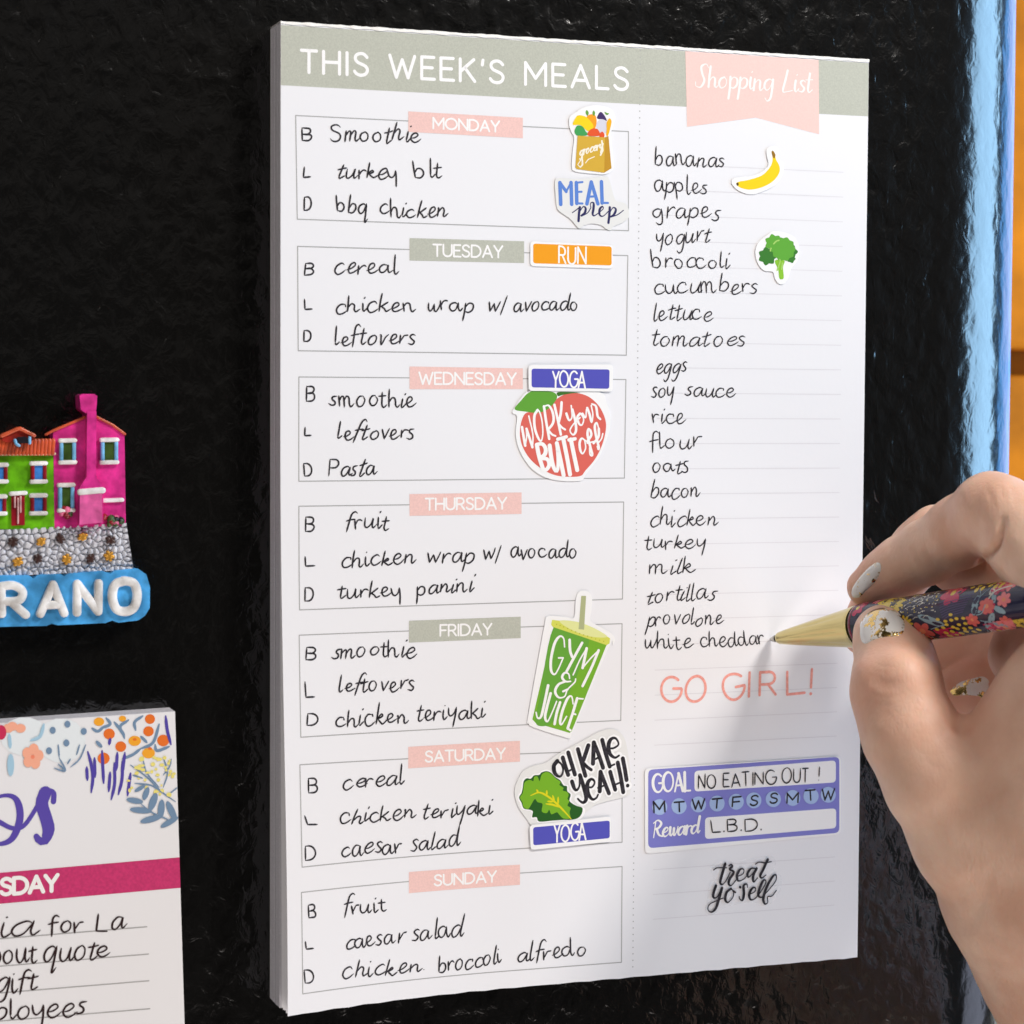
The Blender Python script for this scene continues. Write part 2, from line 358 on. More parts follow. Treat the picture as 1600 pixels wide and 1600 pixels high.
def build_fridge():
    x0, R = 180.0, 40.0
    prof = [(-520,-60),(-520,-8),(-512,0)]+[(x,0) for x in np.linspace(-400,x0,8)]
    for ph in np.radians(np.linspace(0,50,26)[1:]): prof.append((x0+R*math.sin(ph), -R+R*math.cos(ph)))
    prof += [(prof[-1][0]-.6,-17),(205,-60)]
    ys = np.linspace(-430,700,20); n = len(prof); mb = MB()
    V = [(x,y,-z) for y in ys for x,z in prof]
    F = [[j*n+i,j*n+i+1,(j+1)*n+i+1,(j+1)*n+i] for j in range(len(ys)-1) for i in range(n-1)]
    F += [[j*n+n-1,j*n,(j+1)*n,(j+1)*n+n-1] for j in range(len(ys)-1)]
    F += [list(range(n)), list(range((len(ys)-1)*n,len(ys)*n))]
    mb.add(V, F, fridge_material())
    o = mb.build('refrigerator_door', smooth=True, loc=(0,700,0))
    o.data.set_sharp_from_angle(angle=.5)
    tag(o, 'glossy black pebbled refrigerator door with a rounded right edge', 'refrigerator')
build_fridge()
def build_background():
    wood = mat('orange_wood', linear=(.62,.18,.004), rough=.7, var=.38, vscale=22, bump=.1, spec=.1)
    t = thing('wooden_cabinet', 'orange wooden cabinet standing behind the refrigerator at the right', 'cabinet', (420,300,300))
    def box(x0,x1,y0,y1,z0,z1,name):
        mb = MB(); V = [(x,y,z) for x in (x0,x1) for y in (y0,y1) for z in (z0,z1)]
        mb.add(V,[[0,1,3,2],[4,6,7,5],[0,4,5,1],[2,3,7,6],[0,2,6,4],[1,5,7,3]],wood); return mb.build(name,t,bevel=3)
    box(330,900,-420,64,250,275,'cabinet_door'); box(330,900,74,330,252,275,'cabinet_door')
    box(325,905,-430,340,276,560,'cabinet_body')
    wall = mat('cream_wall', (226,220,205), rough=.8, bump=.1, bscale=200); mb = MB()
    V = [(x,y,z) for x in (300,1000) for y in (350,760) for z in (240,262)]
    mb.add(V,[[0,1,3,2],[4,6,7,5],[0,4,5,1],[2,3,7,6],[0,2,6,4],[1,5,7,3]],wall)
    tag(mb.build('wall_panel'), 'cream coloured panel below the wooden cabinet, bottom right corner', 'panel')
build_background()

# ------------------------------------------------------------------ meal planner pad
PW, PH, PT = 152.4, 229.0, 10.08
def lift(x, y, k=1.0):
    v = np.clip((y/PH-.42)/.58,0,1); g = v*v*(3-2*v)
    u = np.clip(1-x/58.0,0,1.2); return k*7.4*g*u*u
PAGE = Surf(lambda x,y: PT+lift(x,y))
PAD = thing('meal_planner_pad', 'tall white weekly meal planner notepad stuck on the black refrigerator door', 'notepad', (PW/2,PH,0))
def sheet(name, parent, k, dz, outline_y1, m):
    mb = MB(); xs = np.linspace(0,PW,40); ys = np.linspace(0,outline_y1,60)
    X,Y = np.meshgrid(xs,ys); P = np.stack([X.ravel(),Y.ravel()],1)
    wob = .12*np.sin(P[:,0]*.9)*(P[:,1] > outline_y1-.01)
    P[:,1] += wob
    h = PT+lift(P[:,0],P[:,1],k)+dz; n = len(P)
    top = np.stack([P[:,0],P[:,1],-h],1); bot = top.copy(); bot[:,2] += .10
    F = [[j*40+i,j*40+i+1,(j+1)*40+i+1,(j+1)*40+i] for j in range(59) for i in range(39)]
    mb.add(np.concatenate([top,bot]), F+[[a+n for a in f[::-1]] for f in F]
       +[[i,i+1,n+i+1,n+i] for i in range(39)]+[[59*40+i,59*40+i+1,n+59*40+i+1,n+59*40+i] for i in range(39)]
       +[[j*40,(j+1)*40,n+(j+1)*40,n+j*40] for j in range(59)]+[[j*40+39,(j+1)*40+39,n+(j+1)*40+39,n+j*40+39] for j in range(59)], m)
    o = mb.build(name, parent, smooth=True); o.data.set_sharp_from_angle(angle=.6); return o
def build_stack():
    mb = MB(); z0, z1 = .4, PT-.35
    # stack of pages: slightly uneven leaves give the fibrous edge
    nl = 34; pts = []; F = []
    for k in range(nl):
        za = z0+(z1-z0)*k/nl; zb = z0+(z1-z0)*(k+.86)/nl; e = [random.uniform(-.07,.07) for _ in range(4)]
        b = len(pts)
        for z in (za,zb): pts += [(e[0],e[1]*.4,-z),(PW+e[2],e[1]*.4,-z),(PW+e[2],PH+e[3],-z),(e[0],PH+e[3],-z)]
        F += [[b,b+1,b+5,b+4],[b+1,b+2,b+6,b+5],[b+2,b+3,b+7,b+6],[b+3,b,b+4,b+7],[b,b+3,b+2,b+1],[b+4,b+5,b+6,b+7]]
    mb.add(pts,F,EDGE); mb.build('page_stack', PAD)
    mb = MB(); V = [(x,y,-z) for x in (0,PW) for y in (0,PH) for z in (.0,.38)]
    mb.add(V,[[0,1,3,2],[4,6,7,5],[0,4,5,1],[2,3,7,6],[0,2,6,4],[1,5,7,3]],mat('grey_card',(150,146,140),rough=.9)); mb.build('backing_card', PAD)
    for k,dz,dy in ((.25,-.28,.9),(.42,-.22,.6),(.6,-.17,1.0),(.8,-.12,.5)): sheet('loose_page', PAD, k, dz, PH-dy*.6, PAPER)
    # gummed binding: ragged white fibres along the top
    mb = MB(); n = 150; xs = np.linspace(-.05,PW+.05,n)
    r = np.array([random.uniform(.0,.28) for _ in range(n)])
    top = np.stack([xs,-.25-r*.7,np.full(n,-(PT-.15))],1); fr = np.stack([xs,.22+.4*r+.2*np.sin(xs*.6)**2,np.full(n,-(PT+.13))-r*.25],1)
    mid = np.stack([xs,-.2-r*.5,np.full(n,-(PT+.16))-r*.3],1); bk = np.stack([xs,-.22-r*.3,np.full(n,-.4)],1)
    V = np.concatenate([bk,top,mid,fr]); F = [[k*n+i,k*n+i+1,(k+1)*n+i+1,(k+1)*n+i] for k in range(3) for i in range(n-1)]
    mb.add(V,F,mat('binding_gum',(250,248,243),rough=.9,bump=.4,bscale=1500)); mb.build('gummed_binding', PAD, face_front=True)
build_stack()
FP = sheet('front_page', PAD, 1.0, 0, PH, PAPER)
D1, D2, D3 = .015, .035, .055      # print layers above the page (mm)
def px_patch(name, c4, m, dz, parent=FP, surf=PAGE, nx=16, ny=4, extra=None):
    mb = MB(); patch(mb, surf.uns(c4,dz), surf, dz, m, nx, ny)
    if extra: extra(mb)
    return mb.build(name, parent, face_front=True)
def build_header():
    mb = MB(); tl = (0,.55); yb = 14.1
    a = PAGE.un(437,133)[1]; b = PAGE.un(1358,182)[1]
    patch(mb, [(0.05,.6),(PW-.05,.6),(PW-.05,b),(0.05,a)], PAGE, D1, SAGE, 40, 4); mb.build('header_band', FP, face_front=True)
    mb = MB(); letter(mb, text_px("THIS WEEK'S MEALS", CAPS, 471,112.5, 981,140.5, 34, track=.30), PAGE, .78, D2, WHITEP); mb.build('title_lettering', FP, face_front=True)
    mb = MB(); pts = PAGE.uns([(1071,76),(1279,90),(1280,209.7),(1181,183.6),(1073.6,198)],D2); pts[0][1] = pts[1][1] = .6
    fill(mb, pts, PAGE, D2, PINK); mb.build('ribbon_banner', FP, face_front=True)
    mb = MB(); g = dict(HAND); g['S'] = (1.1,[S((1.0,1.75),(.75,2.1),(.35,1.85),(.5,1.2),(.75,.6),(.5,0),(.05,.1),(0,.45))]); g['L'] = (1.0,[S((.2,1.9),(.15,1.0),(.1,.0),(.5,-.02),(.95,.12))])
    letter(mb, text_px('Shopping List', g, 1086,135.5, 1268,144.5, 17.5, track=.0, shear=.12, jit=.5), PAGE, .43, D3, mat('banner_white',(253,240,236),rough=.65), contrast=.45); mb.build('banner_lettering', FP, face_front=True)
    mb = MB(); x = PAGE.un(998.5,300)[0]; y = 1.2
    while y < PH-1: ribbon(mb, [(x,y)], .26, PAGE, D2, LINE); y += 1.62
    mb.build('perforation_line', FP, face_front=True)
    for k in range(31):
        y = 28.3+6.22*k; mb = MB(); ribbon(mb, [(95,y),(145.5,y)], .18, PAGE, D1, RULE); mb.build('ruled_line', FP, face_front=True)
build_header()
DAYS = [ # tag quad, name, text line, text height, tag colour, box corners TL TR BR BL
('MONDAY',[(638,174),(817,184),(817,216),(638,206)],(677,200.5,780,206),16.5,ROSE,[(462,180.5),(982,205.6),(982,360.5),(464.5,342.5)]),
('TUESDAY',[(640,372),(819,377),(819,411),(640,407)],(677,400,785,402.5),18,SAGE,[(465,385),(981,399.4),(978.6,555),(466,548)]),
('WEDNESDAY',[(640,572.6),(817,575.6),(817,608),(640,608)],(655,600,806,601),18,ROSE,[(467,589),(978,593),(975.6,747),(467,752)]),
('THURSDAY',[(640,772),(815,769.4),(815,803),(640,806)],(665,796.5,791,795),17.5,ROSE,[(467,791),(974.5,784.4),(972.6,936),(468,953)]),
('FRIDAY',[(639,970),(813.6,963.6),(813.6,997),(639,1004)],(688,993.5,768,991.5),17,SAGE,[(467.5,992.5),(972,974.5),(970,1125.6),(470,1152)]),
('SATURDAY',[(638,1167),(812.5,1157.5),(812.5,1190),(638,1200.6)],(665,1190.5,789,1185.5),16.5,ROSE,[(468.6,1195),(972,1172),(972,1316),(472,1355)]),
('SUNDAY',[(639,1362.6),(812.5,1351),(812.5,1382.5),(639,1395.6)],(679,1384,775,1377.5),16.5,ROSE,[(471,1394.5),(972,1354),(971,1503.6),(473,1553)]),
]
def build_days():
    for nm, q, (x0,y0,x1,y1), h, m, b in DAYS:
        mb = MB(); c = PAGE.uns(b,D1)
        for i in range(4): ribbon(mb, [c[i],c[(i+1)%4]], .24, PAGE, D1, LINE)
        mb.build('meal_box', FP, face_front=True)
        px_patch('day_tag', q, m, D2)
        mb = MB(); letter(mb, text_px(nm, CAPS, x0,y0,x1,y1,h,track=.17), PAGE, .46, D3, WHITEP); mb.build('day_lettering', FP, face_front=True)
build_days()
BLD = [ # x0,x1,ytop,ybot for each B, L, D
('B',471,488,198,220),('L',474,487,260,277.6),('D',474,487,310.6,332),('B',475,491,410.6,431),('L',476,489,466,484),('D',474,487,515.6,535.5),
('B',478,493,605.6,630),('L',476,488,665.6,680.6),('D',475,489,722,744),('B',477,492.6,807,830),('L',476,492,869.5,885.6),('D',476,491,917.5,941),
('B',477.6,495,1008,1031),('L',477.6,492.6,1064,1090),('D',479,497.5,1114,1135),('B',480,496,1217,1240),('L',479,495.6,1272,1289),('D',477,495,1323,1347),
('B',482,495,1414,1437),('L',477,490,1469.5,1483),('D',477,493,1514.5,1538)]
WORDS = [ # lines of (text, x0, ybase0, x1, ybase1, xheight)
[('Smoothie',518,222,656,221.5,16)],[('turkey',526,279,622,280,14),('blt',648,279.5,691,279,15)],[('bbq',526,332,574,334,16),('chicken',593,335,699,340.5,15.5)],
[('cereal',522,428.5,622,427,15.5)],[('chicken',524,488,648,487,14.5),('wrap',668,487,741,486,14.5),('w/',762,486,792,486,15),('avocado',800.5,486,905,485,14.5)],[('leftovers',522,538,648,538,15.5)],
[('smoothie',516,634,650,634.5,15.5)],[('leftovers',526,686.5,649,686,15)],[('Pasta',513,744,587,743,15)],
[('fruit',540,827.5,607,827,15)],[('chicken',533,887,648,881.5,15),('wrap',667,881,742,878,14.5),('w/',755,876.5,786,875,15),('avocado',797,874,904,870.5,14.5)],[('turkey',529,935,629,931.5,14),('panini',651,930,738,924.5,14)],
[('smoothie',518,1029,650,1028,15)],[('leftovers',527.5,1083,647,1077,15)],[('chicken',525,1135,637,1129,15),('teriyaki',650,1127,759,1122,15)],
[('cereal',536,1232,632,1226,15.5)],[('chicken',530,1286,649,1278,14),('teriyaki',659,1279,770,1271,14)],[('caesar',534,1336.5,627,1330,15),('salad',641,1329.5,717,1324,15.5)],
[('fruit',536,1430,602,1426,15)],[('caesar',538,1482.5,629,1474,15),('salad',644,1472.5,723,1463,16)],[('chicken.',534,1531,666,1515,15),('broccoli',684,1519,784,1504,14.5),('alfredo',807,1504,917,1493,14.5)],
]
LIST = [
[('bananas',1023,257,1132,261,16)],[('apples',1021,298,1108,302,16)],[('grapes',1021,341,1125,341,16)],[('yogurt',1024,381,1108,378,15)],[('broccoli',1020.5,418,1140,419.5,15)],[('cucumbers',1020,458,1185,458,16)],
[('lettuce',1020,501,1112,501,15)],[('tomatoes',1016,541,1163,541,15)],[('eggs',1025,584,1073,581,14.5)],[('soy',1017,619.5,1055,619.5,14.5),('sauce',1069.5,619.5,1147,619.5,14.5)],[('rice',1019,661,1071,661,15)],[('flour',1015,702,1094,699,14.5)],
[('oats',1018,740.5,1077,738,15)],[('bacon',1016,778.5,1094,776,15)],[('chicken',1014.5,821.5,1120,820,15)],[('turkey',1007,859,1103,857,14)],[('milk',1014.5,897,1086,894.5,14.5)],[('tortillas',1010,941,1118,936,14.5)],[('provolone',1011,978,1129,974,14.5)],
[('white',1005.5,1015,1081,1010.7,14.5),('cheddar',1093.5,1011,1196,1008,14.5)]]
def build_writing():
    for ch,x0,x1,ya,yb in BLD:
        mb = MB(); f = {'B':'B','L':'L','D':'D'}[ch]
        letter(mb, text_px(f, CAPS, x0+1,yb-1,x1-1,yb-1.5,yb-ya-2,shear=.0,jit=.9), PAGE, .42, D2, INK, taper=3); mb.build('meal_initial', FP, face_front=True)
    for lines, w, nm in ((WORDS,.39,'handwritten_meal'),(LIST,.35,'handwritten_item')):
        for ln in lines:
            mb = MB()
            for t,x0,y0,x1,y1,h in ln:
                letter(mb, text_px(t, HAND, x0,y0,x1,y1,h,track=.05,shear=.06,jit=1.6,asc=.86), PAGE, w, D3, INK, contrast=.12, taper=5)
            mb.build(nm, FP, face_front=True)
    mb = MB()
    for t,x0,y0,x1,y1,h in (('G',1034,1096,1062,1095,38),('O',1071,1096,1102,1095,39),('G',1130,1093,1160,1092,41),('I',1169.5,1088,1171,1087,37),('R',1187,1088,1212,1087,37),('L',1229,1084.5,1255,1083,36),('!',1265,1085,1269,1085,38)):
        letter(mb, text_px(t, CAPS, x0,y0,x1,y1,h,jit=.6), PAGE, .68, D2, CORAL)
    mb.build('coral_lettering', FP, face_front=True)
build_writing()

# ------------------------------------------------------------------ stickers
ST = .09
class Sticker:
    def __init__(s, name, label, cat, outline, base=.12, group=None, m=None, smooth=True, n=6):
        s.z = base+ST; pts = PAGE.uns(outline, s.z); s.c = pts.mean(0)
        s.root = thing(name, label, cat, (s.c[0],s.c[1],-(PT+base)), group)
        mb = MB(); fill(mb, cr(pts,n,True) if smooth else pts, PAGE, s.z, m or STICK, ST); mb.build('sticker_backing', s.root)
        s.k = 0
    def shape(s, name, px, m, smooth=True, n=6):
        s.k += 1; dz = s.z+.008+.006*s.k
        mb = MB(); pts = PAGE.uns(px, dz)
        fill(mb, cr(pts,n,True) if smooth else pts, PAGE, dz, m); return mb.build(name, s.root, face_front=True)
    def strokes(s, name, polys, w, m, contrast=0, sm=True, taper=0):
        s.k += 1; dz = s.z+.008+.006*s.k; mb = MB()
        for q in polys:
            ribbon(mb, cr(PAGE.uns(q,dz),8) if sm else PAGE.uns(q,dz), w, PAGE, dz, m, contrast, taper)
        s.k += 2; return mb.build(name, s.root, face_front=True)
WH = flat('sticker_lettering_white',(250,249,247))
def build_stickers():
    # --- activity strips
    ORANGE = flat('orange_label',(243,160,22)); PURP = flat('violet_label',(84,84,184))
    c2 = zm(2.6667,400,360)
    s = Sticker('activity_sticker','small orange sticker reading RUN beside the Tuesday tag','sticker',rrect(c2([(1143,45),(1486,60),(1486,160),(1143,149)]),6),smooth=False)
    s.shape('colour_panel',rrect(c2([(1155,55),(1482,67),(1482,146),(1155,137)]),4),ORANGE,False)
    s.strokes('lettering',text_px('RUN',CAPS,873.5,410,915,412.5,25,track=.2,jit=.5),.44,WH,sm=False)
    cP = zm(8,790,560)
    # peach first (the yoga strip overlaps it)
    s = Sticker('peach_sticker','red peach sticker lettered WORK your BUTT off below Wednesday yoga strip','sticker',
        cP([(85,660),(110,620),(190,500),(300,410),(640,400),(1170,420),(1260,540),(1310,720),(1300,900),(1250,1050),(1160,1250),(1010,1440),(960,1520),(860,1535),(680,1530),(500,1490),(350,1400),(240,1270),(160,1110),(125,930),(145,730),(95,690)]),n=4)
    s.shape('peach_body',cP([(180,900),(200,780),(260,680),(420,660),(620,520),(740,450),(880,432),(1040,480),(1170,600),(1245,760),(1252,900),(1200,1100),(1110,1270),(1000,1400),(940,1468),(800,1480),(620,1460),(450,1380),(310,1260),(220,1120),(185,1000)]),flat('peach_red',(222,104,92)))
    s.shape('leaf',cP([(115,635),(190,530),(310,415),(480,405),(600,425),(645,475),(610,550),(520,640),(400,680),(250,665)]),flat('leaf_green',(98,164,56)))
    s.shape('leaf',cP([(655,470),(665,420),(930,428),(830,437),(720,455)]),flat('leaf_dark_green',(62,112,40)))
    s.strokes('lettering',[cP(q) for q in (
        [(205,860),(225,980),(245,1090)],[(245,1090),(262,980),(258,880)],[(262,880),(300,1000),(335,1110)],[(335,1110),(340,950),(290,720)],
        [(400,645),(360,720),(365,870),(410,1000),(445,1030),(465,940),(455,780),(425,670),(400,645)],
        [(480,600),(505,780),(545,1005)],[(480,600),(540,590),(590,680),(595,800),(525,900)],[(540,905),(580,950),(625,970)],
        [(610,580),(650,760),(690,950)],[(700,550),(690,680),(660,810)],[(665,820),(700,860),(745,890)],
        [(760,690),(780,750),(800,775),(830,730),(820,590)],[(835,640),(870,780),(880,900),(845,955),(805,900),(850,820),(930,740)],
        [(930,690),(895,740),(920,820),(955,830),(975,760),(940,690)],[(960,690),(1000,740),(1010,640)],[(1020,620),(1050,700),(1075,800),(1090,700),(1070,590)],[(1080,570),(1130,600),(1150,720),(1185,760)],
        [(1000,1030),(950,1000),(925,1060),(935,1150),(965,1190),(1000,1120),(990,1030)],[(1060,900),(1035,880),(1025,960),(1060,1110),(1085,1210),(1055,1200),(1050,1120)],[(1060,900),(1070,960),(1020,1040)],
        [(1165,880),(1140,805),(1115,850),(1130,970),(1165,1110),(1160,1140),(1145,1100)],[(1165,880),(1160,980),(1100,1060)],[(1165,1050),(1200,1000),(1215,940)],[(1020,1060),(1100,1040)])],.52,WH,contrast=.28)
    s.strokes('lettering',[cP(q) for q in (
        [(390,1080),(420,1230),(470,1390)],[(390,1075),(460,1070),(500,1130),(490,1200),(430,1250)],[(440,1250),(520,1260),(545,1330),(510,1390),(470,1390)],
        [(550,1090),(580,1290),(620,1400),(650,1390),(655,1250),(640,1060)],[(640,1060),(690,1290),(725,1460)],
        [(650,1010),(710,995),(760,980)],[(720,1000),(770,1250),(805,1450)],[(790,1020),(870,1005)],[(815,1015),(860,1230),(895,1395)])],.95,WH,contrast=.12)
    for lab, mp, o4, i4, tx in (
        ('violet yoga sticker strip stuck over the top of the red peach sticker',cP,[(285,85),(1345,75),(1340,415),(290,405)],[(325,128),(1300,138),(1295,380),(325,362)],(863.5,605.3,914,606,25)),
        ('violet yoga sticker strip stuck under the green kale leaf sticker',zm(7.619,790,1130),[(285,1215),(1255,1112),(1258,1410),(300,1510)],[(328,1240),(1240,1158),(1240,1368),(330,1455)],(866,1315.5,915,1312,26))):
        if 'kale' in lab: build_kale()
        s = Sticker('activity_sticker',lab,'sticker',rrect(mp(o4),6),base=.34,group='violet yoga stickers',smooth=False)
        s.shape('colour_panel',rrect(mp(i4),4),PURP,False)
        x0,y0,x1,y1,h = tx
        s.strokes('lettering',text_px('YOGA',CAPS,x0,y0,x1,y1,h,track=.14,jit=.5),.44,WH,sm=False)
def build_kale():
    k = zm(7.619,790,1130)
    s = Sticker('kale_sticker','kale leaf sticker lettered OH KALE YEAH! beside the Saturday meals','sticker',
        k([(110,860),(120,740),(200,580),(330,510),(480,470),(620,370),(900,220),(1100,110),(1250,68),(1360,110),(1430,220),(1480,520),(1490,800),(1440,870),(1250,920),(1080,970),(1010,1020),(930,1080),(880,1160),(600,1230),(330,1220),(260,1150),(160,1010)]),m=STICKG,n=4)
    HALO = flat('sticker_halo_white',(250,250,250))
    def frill(c, r, n, amp, ph=0, sq=1.0):
        out = []
        for i in range(n*6):
            a = 2*math.pi*i/(n*6); rr = r*(1+amp*abs(math.sin(n*a/2+ph))-amp*.5)
            out.append((c[0]+rr*math.cos(a), c[1]+sq*rr*math.sin(a)))
        return out
    leaf = [(160,885),(190,830),(205,760),(215,690),(250,655),(300,660),(340,620),(400,615),(430,585),(490,570),(540,590),(590,640),(650,680),(690,740),(730,750),(735,810),(775,850),(760,920),(800,960),(850,985),(915,1010),(905,1080),(860,1130),(780,1150),(700,1150),(560,1160),(400,1172),(370,1120),(315,1120),(325,1050),(280,1030),(215,1015),(190,950)]
    s.shape('leaf_halo',[(480+(x-480)*1.07,870+(y-870)*1.06) if 0 else p for x,y in [(0,0)] for p in k([(500+(a-500)*1.07,880+(b-880)*1.06) for a,b in leaf])],HALO,n=3)
    s.shape('leaf_shadow_side',k(leaf),flat('kale_dark',(38,92,32)),n=3)
    lite = [(170,885),(205,830),(215,760),(230,700),(290,675),(330,690),(340,640),(380,635),(405,690),(430,610),(490,580),(545,605),(600,660),(655,700),(640,735),(690,770),(680,800),(735,820),(750,860),(735,900),(760,930),(735,980),(775,1010),(760,1060),(770,1130),(690,1135),(640,1090),(610,1060),(545,1085),(520,1030),(490,1070),(430,1050),(440,960),(380,940),(350,900),(310,960),(270,1020),(215,1000),(200,940)]
    s.shape('leaf_front',k(lite),flat('kale_light',(120,178,40)),n=3)
    s.strokes('leaf_vein',[k(q) for q in ([(300,860),(400,825),(500,870),(600,950),(690,1040),(780,1140)],[(390,830),(370,790)],[(490,860),(490,800)],[(580,930),(560,860)],[(625,960),(625,880)],[(480,960),(560,970),(640,1000)],[(500,930),(560,935)])],.5,flat('kale_vein',(222,214,32)),taper=2)
    L = [k(q) for q in ([(615,450),(575,510),(590,600),(650,635),(685,570),(665,490),(615,450)],[(680,410),(710,510),(745,615)],[(745,350),(785,480),(825,610)],[(735,580),(795,545)],
        [(860,310),(905,470),(950,625)],[(985,265),(950,370),(925,440)],[(920,470),(970,520),(1020,555)],[(1050,230),(1045,360),(1040,480)],[(1050,230),(1110,380),(1160,530)],[(1045,440),(1120,400)],[(1150,200),(1195,370),(1240,515)],[(1240,515),(1295,490)],
        [(1235,300),(1290,295),(1345,250),(1310,180),(1255,190),(1225,260),(1240,360),(1300,410),(1350,385)],
        [(790,695),(820,780),(850,795),(880,740),(880,620)],[(885,620),(930,760),(960,890),(930,945),(890,930),(860,900)],[(970,760),(1030,760),(1060,700),(1020,665),(975,720),(980,830),(1030,905),(1080,890),(1100,850)],
        [(1130,580),(1125,700),(1120,810)],[(1130,580),(1180,710),(1230,835)],[(1100,770),(1190,735)],[(1245,580),(1275,690),(1305,790)],[(1335,470),(1370,640),(1400,820)],[(1285,740),(1355,710)],[(1395,420),(1420,550),(1440,675)],[(1452,740),(1455,745)])]
    s.strokes('lettering_halo',L,1.9,HALO); s.strokes('lettering',L,.80,INK,contrast=.38)
def build_stickers2():
    g = zm(7.273,860,150)
    s = Sticker('grocery_bag_sticker','brown grocery bag sticker full of fruit and vegetables beside Monday meals','sticker',
        g([(215,330),(220,240),(300,180),(380,130),(520,105),(680,140),(735,230),(720,320),(690,420),(700,560),(720,780),(700,850),(620,890),(500,885),(290,860),(245,810),(250,660),(270,480),(235,400)]),n=4)
    Y = flat('banana_yellow',(250,212,10))
    s.shape('aubergine',g([(530,240),(570,180),(620,230),(640,285),(600,265),(545,262)]),flat('aubergine_purple',(62,40,98)))
    s.shape('onion',g([(520,330),(560,270),(630,280),(650,360),(630,420),(560,420)]),flat('onion_white',(216,214,226)))
    s.shape('carrot',g([(410,250),(450,210),(510,220),(525,300),(500,380),(440,360)]),flat('carrot_orange',(248,160,20)))
    s.shape('carrot_top',g([(400,180),(415,160),(435,190),(425,225),(408,210)]),flat('carrot_leaf',(104,160,60)))
    s.shape('carrot_top',g([(478,190),(492,165),(508,190),(498,225),(482,215)]),flat('carrot_leaf',(104,160,60)))
    s.shape('lime_leaf',g([(615,180),(650,195),(668,195),(650,215),(628,208)]),flat('carrot_leaf',(104,160,60)))
    s.shape('banana',g([(255,325),(285,250),(320,220),(400,235),(460,290),(490,350),(440,400),(400,380),(340,330)]),Y)
    s.shape('bread',g([(640,300),(670,255),(695,285),(680,370),(655,450),(635,440),(640,370)]),flat('bread_yellow',(250,180,10)))
    s.shape('broccoli',g([(275,390),(310,335),(370,350),(400,400),(430,440),(340,455),(290,440)]),flat('broccoli_green',(62,160,84)))
    s.shape('tomato',g([(435,400),(480,370),(540,380),(555,450),(430,450)]),flat('tomato_red',(230,84,36)))
    s.shape('tomato',g([(560,430),(590,405),(615,440),(600,480),(560,470)]),flat('tomato_red',(230,84,36)))
    s.shape('bag_front',g([(310,450),(620,470),(612,872),(300,830),(285,810)]),flat('kraft_gold',(214,172,56)),False)
    s.shape('bag_side',g([(620,470),(660,455),(695,820),(612,872)]),flat('kraft_gold_side',(196,146,36)),False)
    s.strokes('lettering',text_px('grocery',HAND,905,243.5,941.5,231.5,7.2,shear=.2,jit=.4)+[np.array(g([(400,760),(430,720),(500,690)])),np.array(g([(360,690),(365,780),(340,810),(310,780),(350,720)])),np.array(g([(585,510),(595,620),(570,670)]))],.33,flat('bag_cream',(246,240,220)),contrast=.3,sm=False)
    s = Sticker('meal_prep_sticker','clear sticker with blue MEAL and navy script prep below grocery bag sticker','sticker',
        g([(55,960),(120,930),(330,945),(620,915),(670,950),(710,1100),(750,1190),(850,1220),(890,1290),(890,1380),(820,1440),(720,1480),(690,1525),(640,1515),(580,1470),(470,1450),(390,1470),(330,1505),(290,1470),(230,1400),(130,1330),(80,1280),(60,1150)]),m=STICKG,n=4)
    B = flat('lettering_blue',(92,134,212))
    s.strokes('lettering',[g(q) for q in ([(108,985),(118,1230)],[(108,985),(180,1085)],[(180,1085),(235,985)],[(235,985),(242,1230)],[(295,985),(300,1220)],[(295,985),(365,978)],[(300,1090),(355,1088)],[(300,1220),(365,1222)],
        [(465,978),(415,1225)],[(465,978),(540,1225)],[(435,1145),(510,1140)],[(580,975),(588,1215)],[(588,1215),(655,1215)])],.72,B,contrast=.3,sm=False)
    s.strokes('lettering',[g(q) for q in ([(250,1325),(300,1290),(330,1265)],[(335,1265),(325,1340),(320,1420)],[(325,1330),(370,1260),(400,1275),(390,1330),(345,1365),(420,1330),(460,1270)],
        [(460,1270),(455,1220),(490,1215),(490,1280),(480,1340),(500,1360),(560,1320)],[(560,1320),(600,1280),(590,1255),(560,1290),(560,1350),(600,1365),(660,1310)],[(675,1265),(670,1350),(660,1440)],[(668,1340),(710,1270),(745,1290),(720,1350),(680,1375),(760,1350),(830,1300)])],.42,flat('lettering_navy',(40,40,92)),contrast=.45)
    # --- juice cup
    u = zm(6.4,790,910)
    s = Sticker('juice_cup_sticker','green juice cup sticker with straw lettered GYM & JUICE','sticker',
        u([(780,82),(840,100),(865,170),(860,280),(850,385),(960,450),(1060,510),(1095,570),(1070,630),(1030,650),(660,1520),(640,1555),(590,1550),(280,1450),(225,1400),(225,1340),(390,420),(410,350),(470,335),(600,345),(685,350),(700,180),(730,100)]),n=3,smooth=True)
    s.shape('cup',u([(480,445),(740,530),(1010,625),(660,1490),(640,1505),(300,1405),(268,1370)]),flat('juice_green',(120,178,48)),False)
    s.shape('cup_shade',u([(480,450),(700,520),(840,570),(640,1100),(480,1380),(400,1435),(300,1400),(340,1150)]),flat('juice_green_deep',(104,168,60)),True)
    s.shape('lid',u([(465,375),(700,400),(900,470),(1045,560),(1040,610),(1010,628),(740,535),(470,445),(455,420)]),flat('lid_yellow',(216,220,96)),False)
    s.shape('lid_top',u([(540,385),(720,395),(900,465),(1015,545),(840,540),(650,470)]),flat('lid_pale',(228,232,160)),True)
    s.shape('straw',u([(757,135),(805,135),(785,472),(730,468)]),flat('straw_sage',(178,184,138)),False)
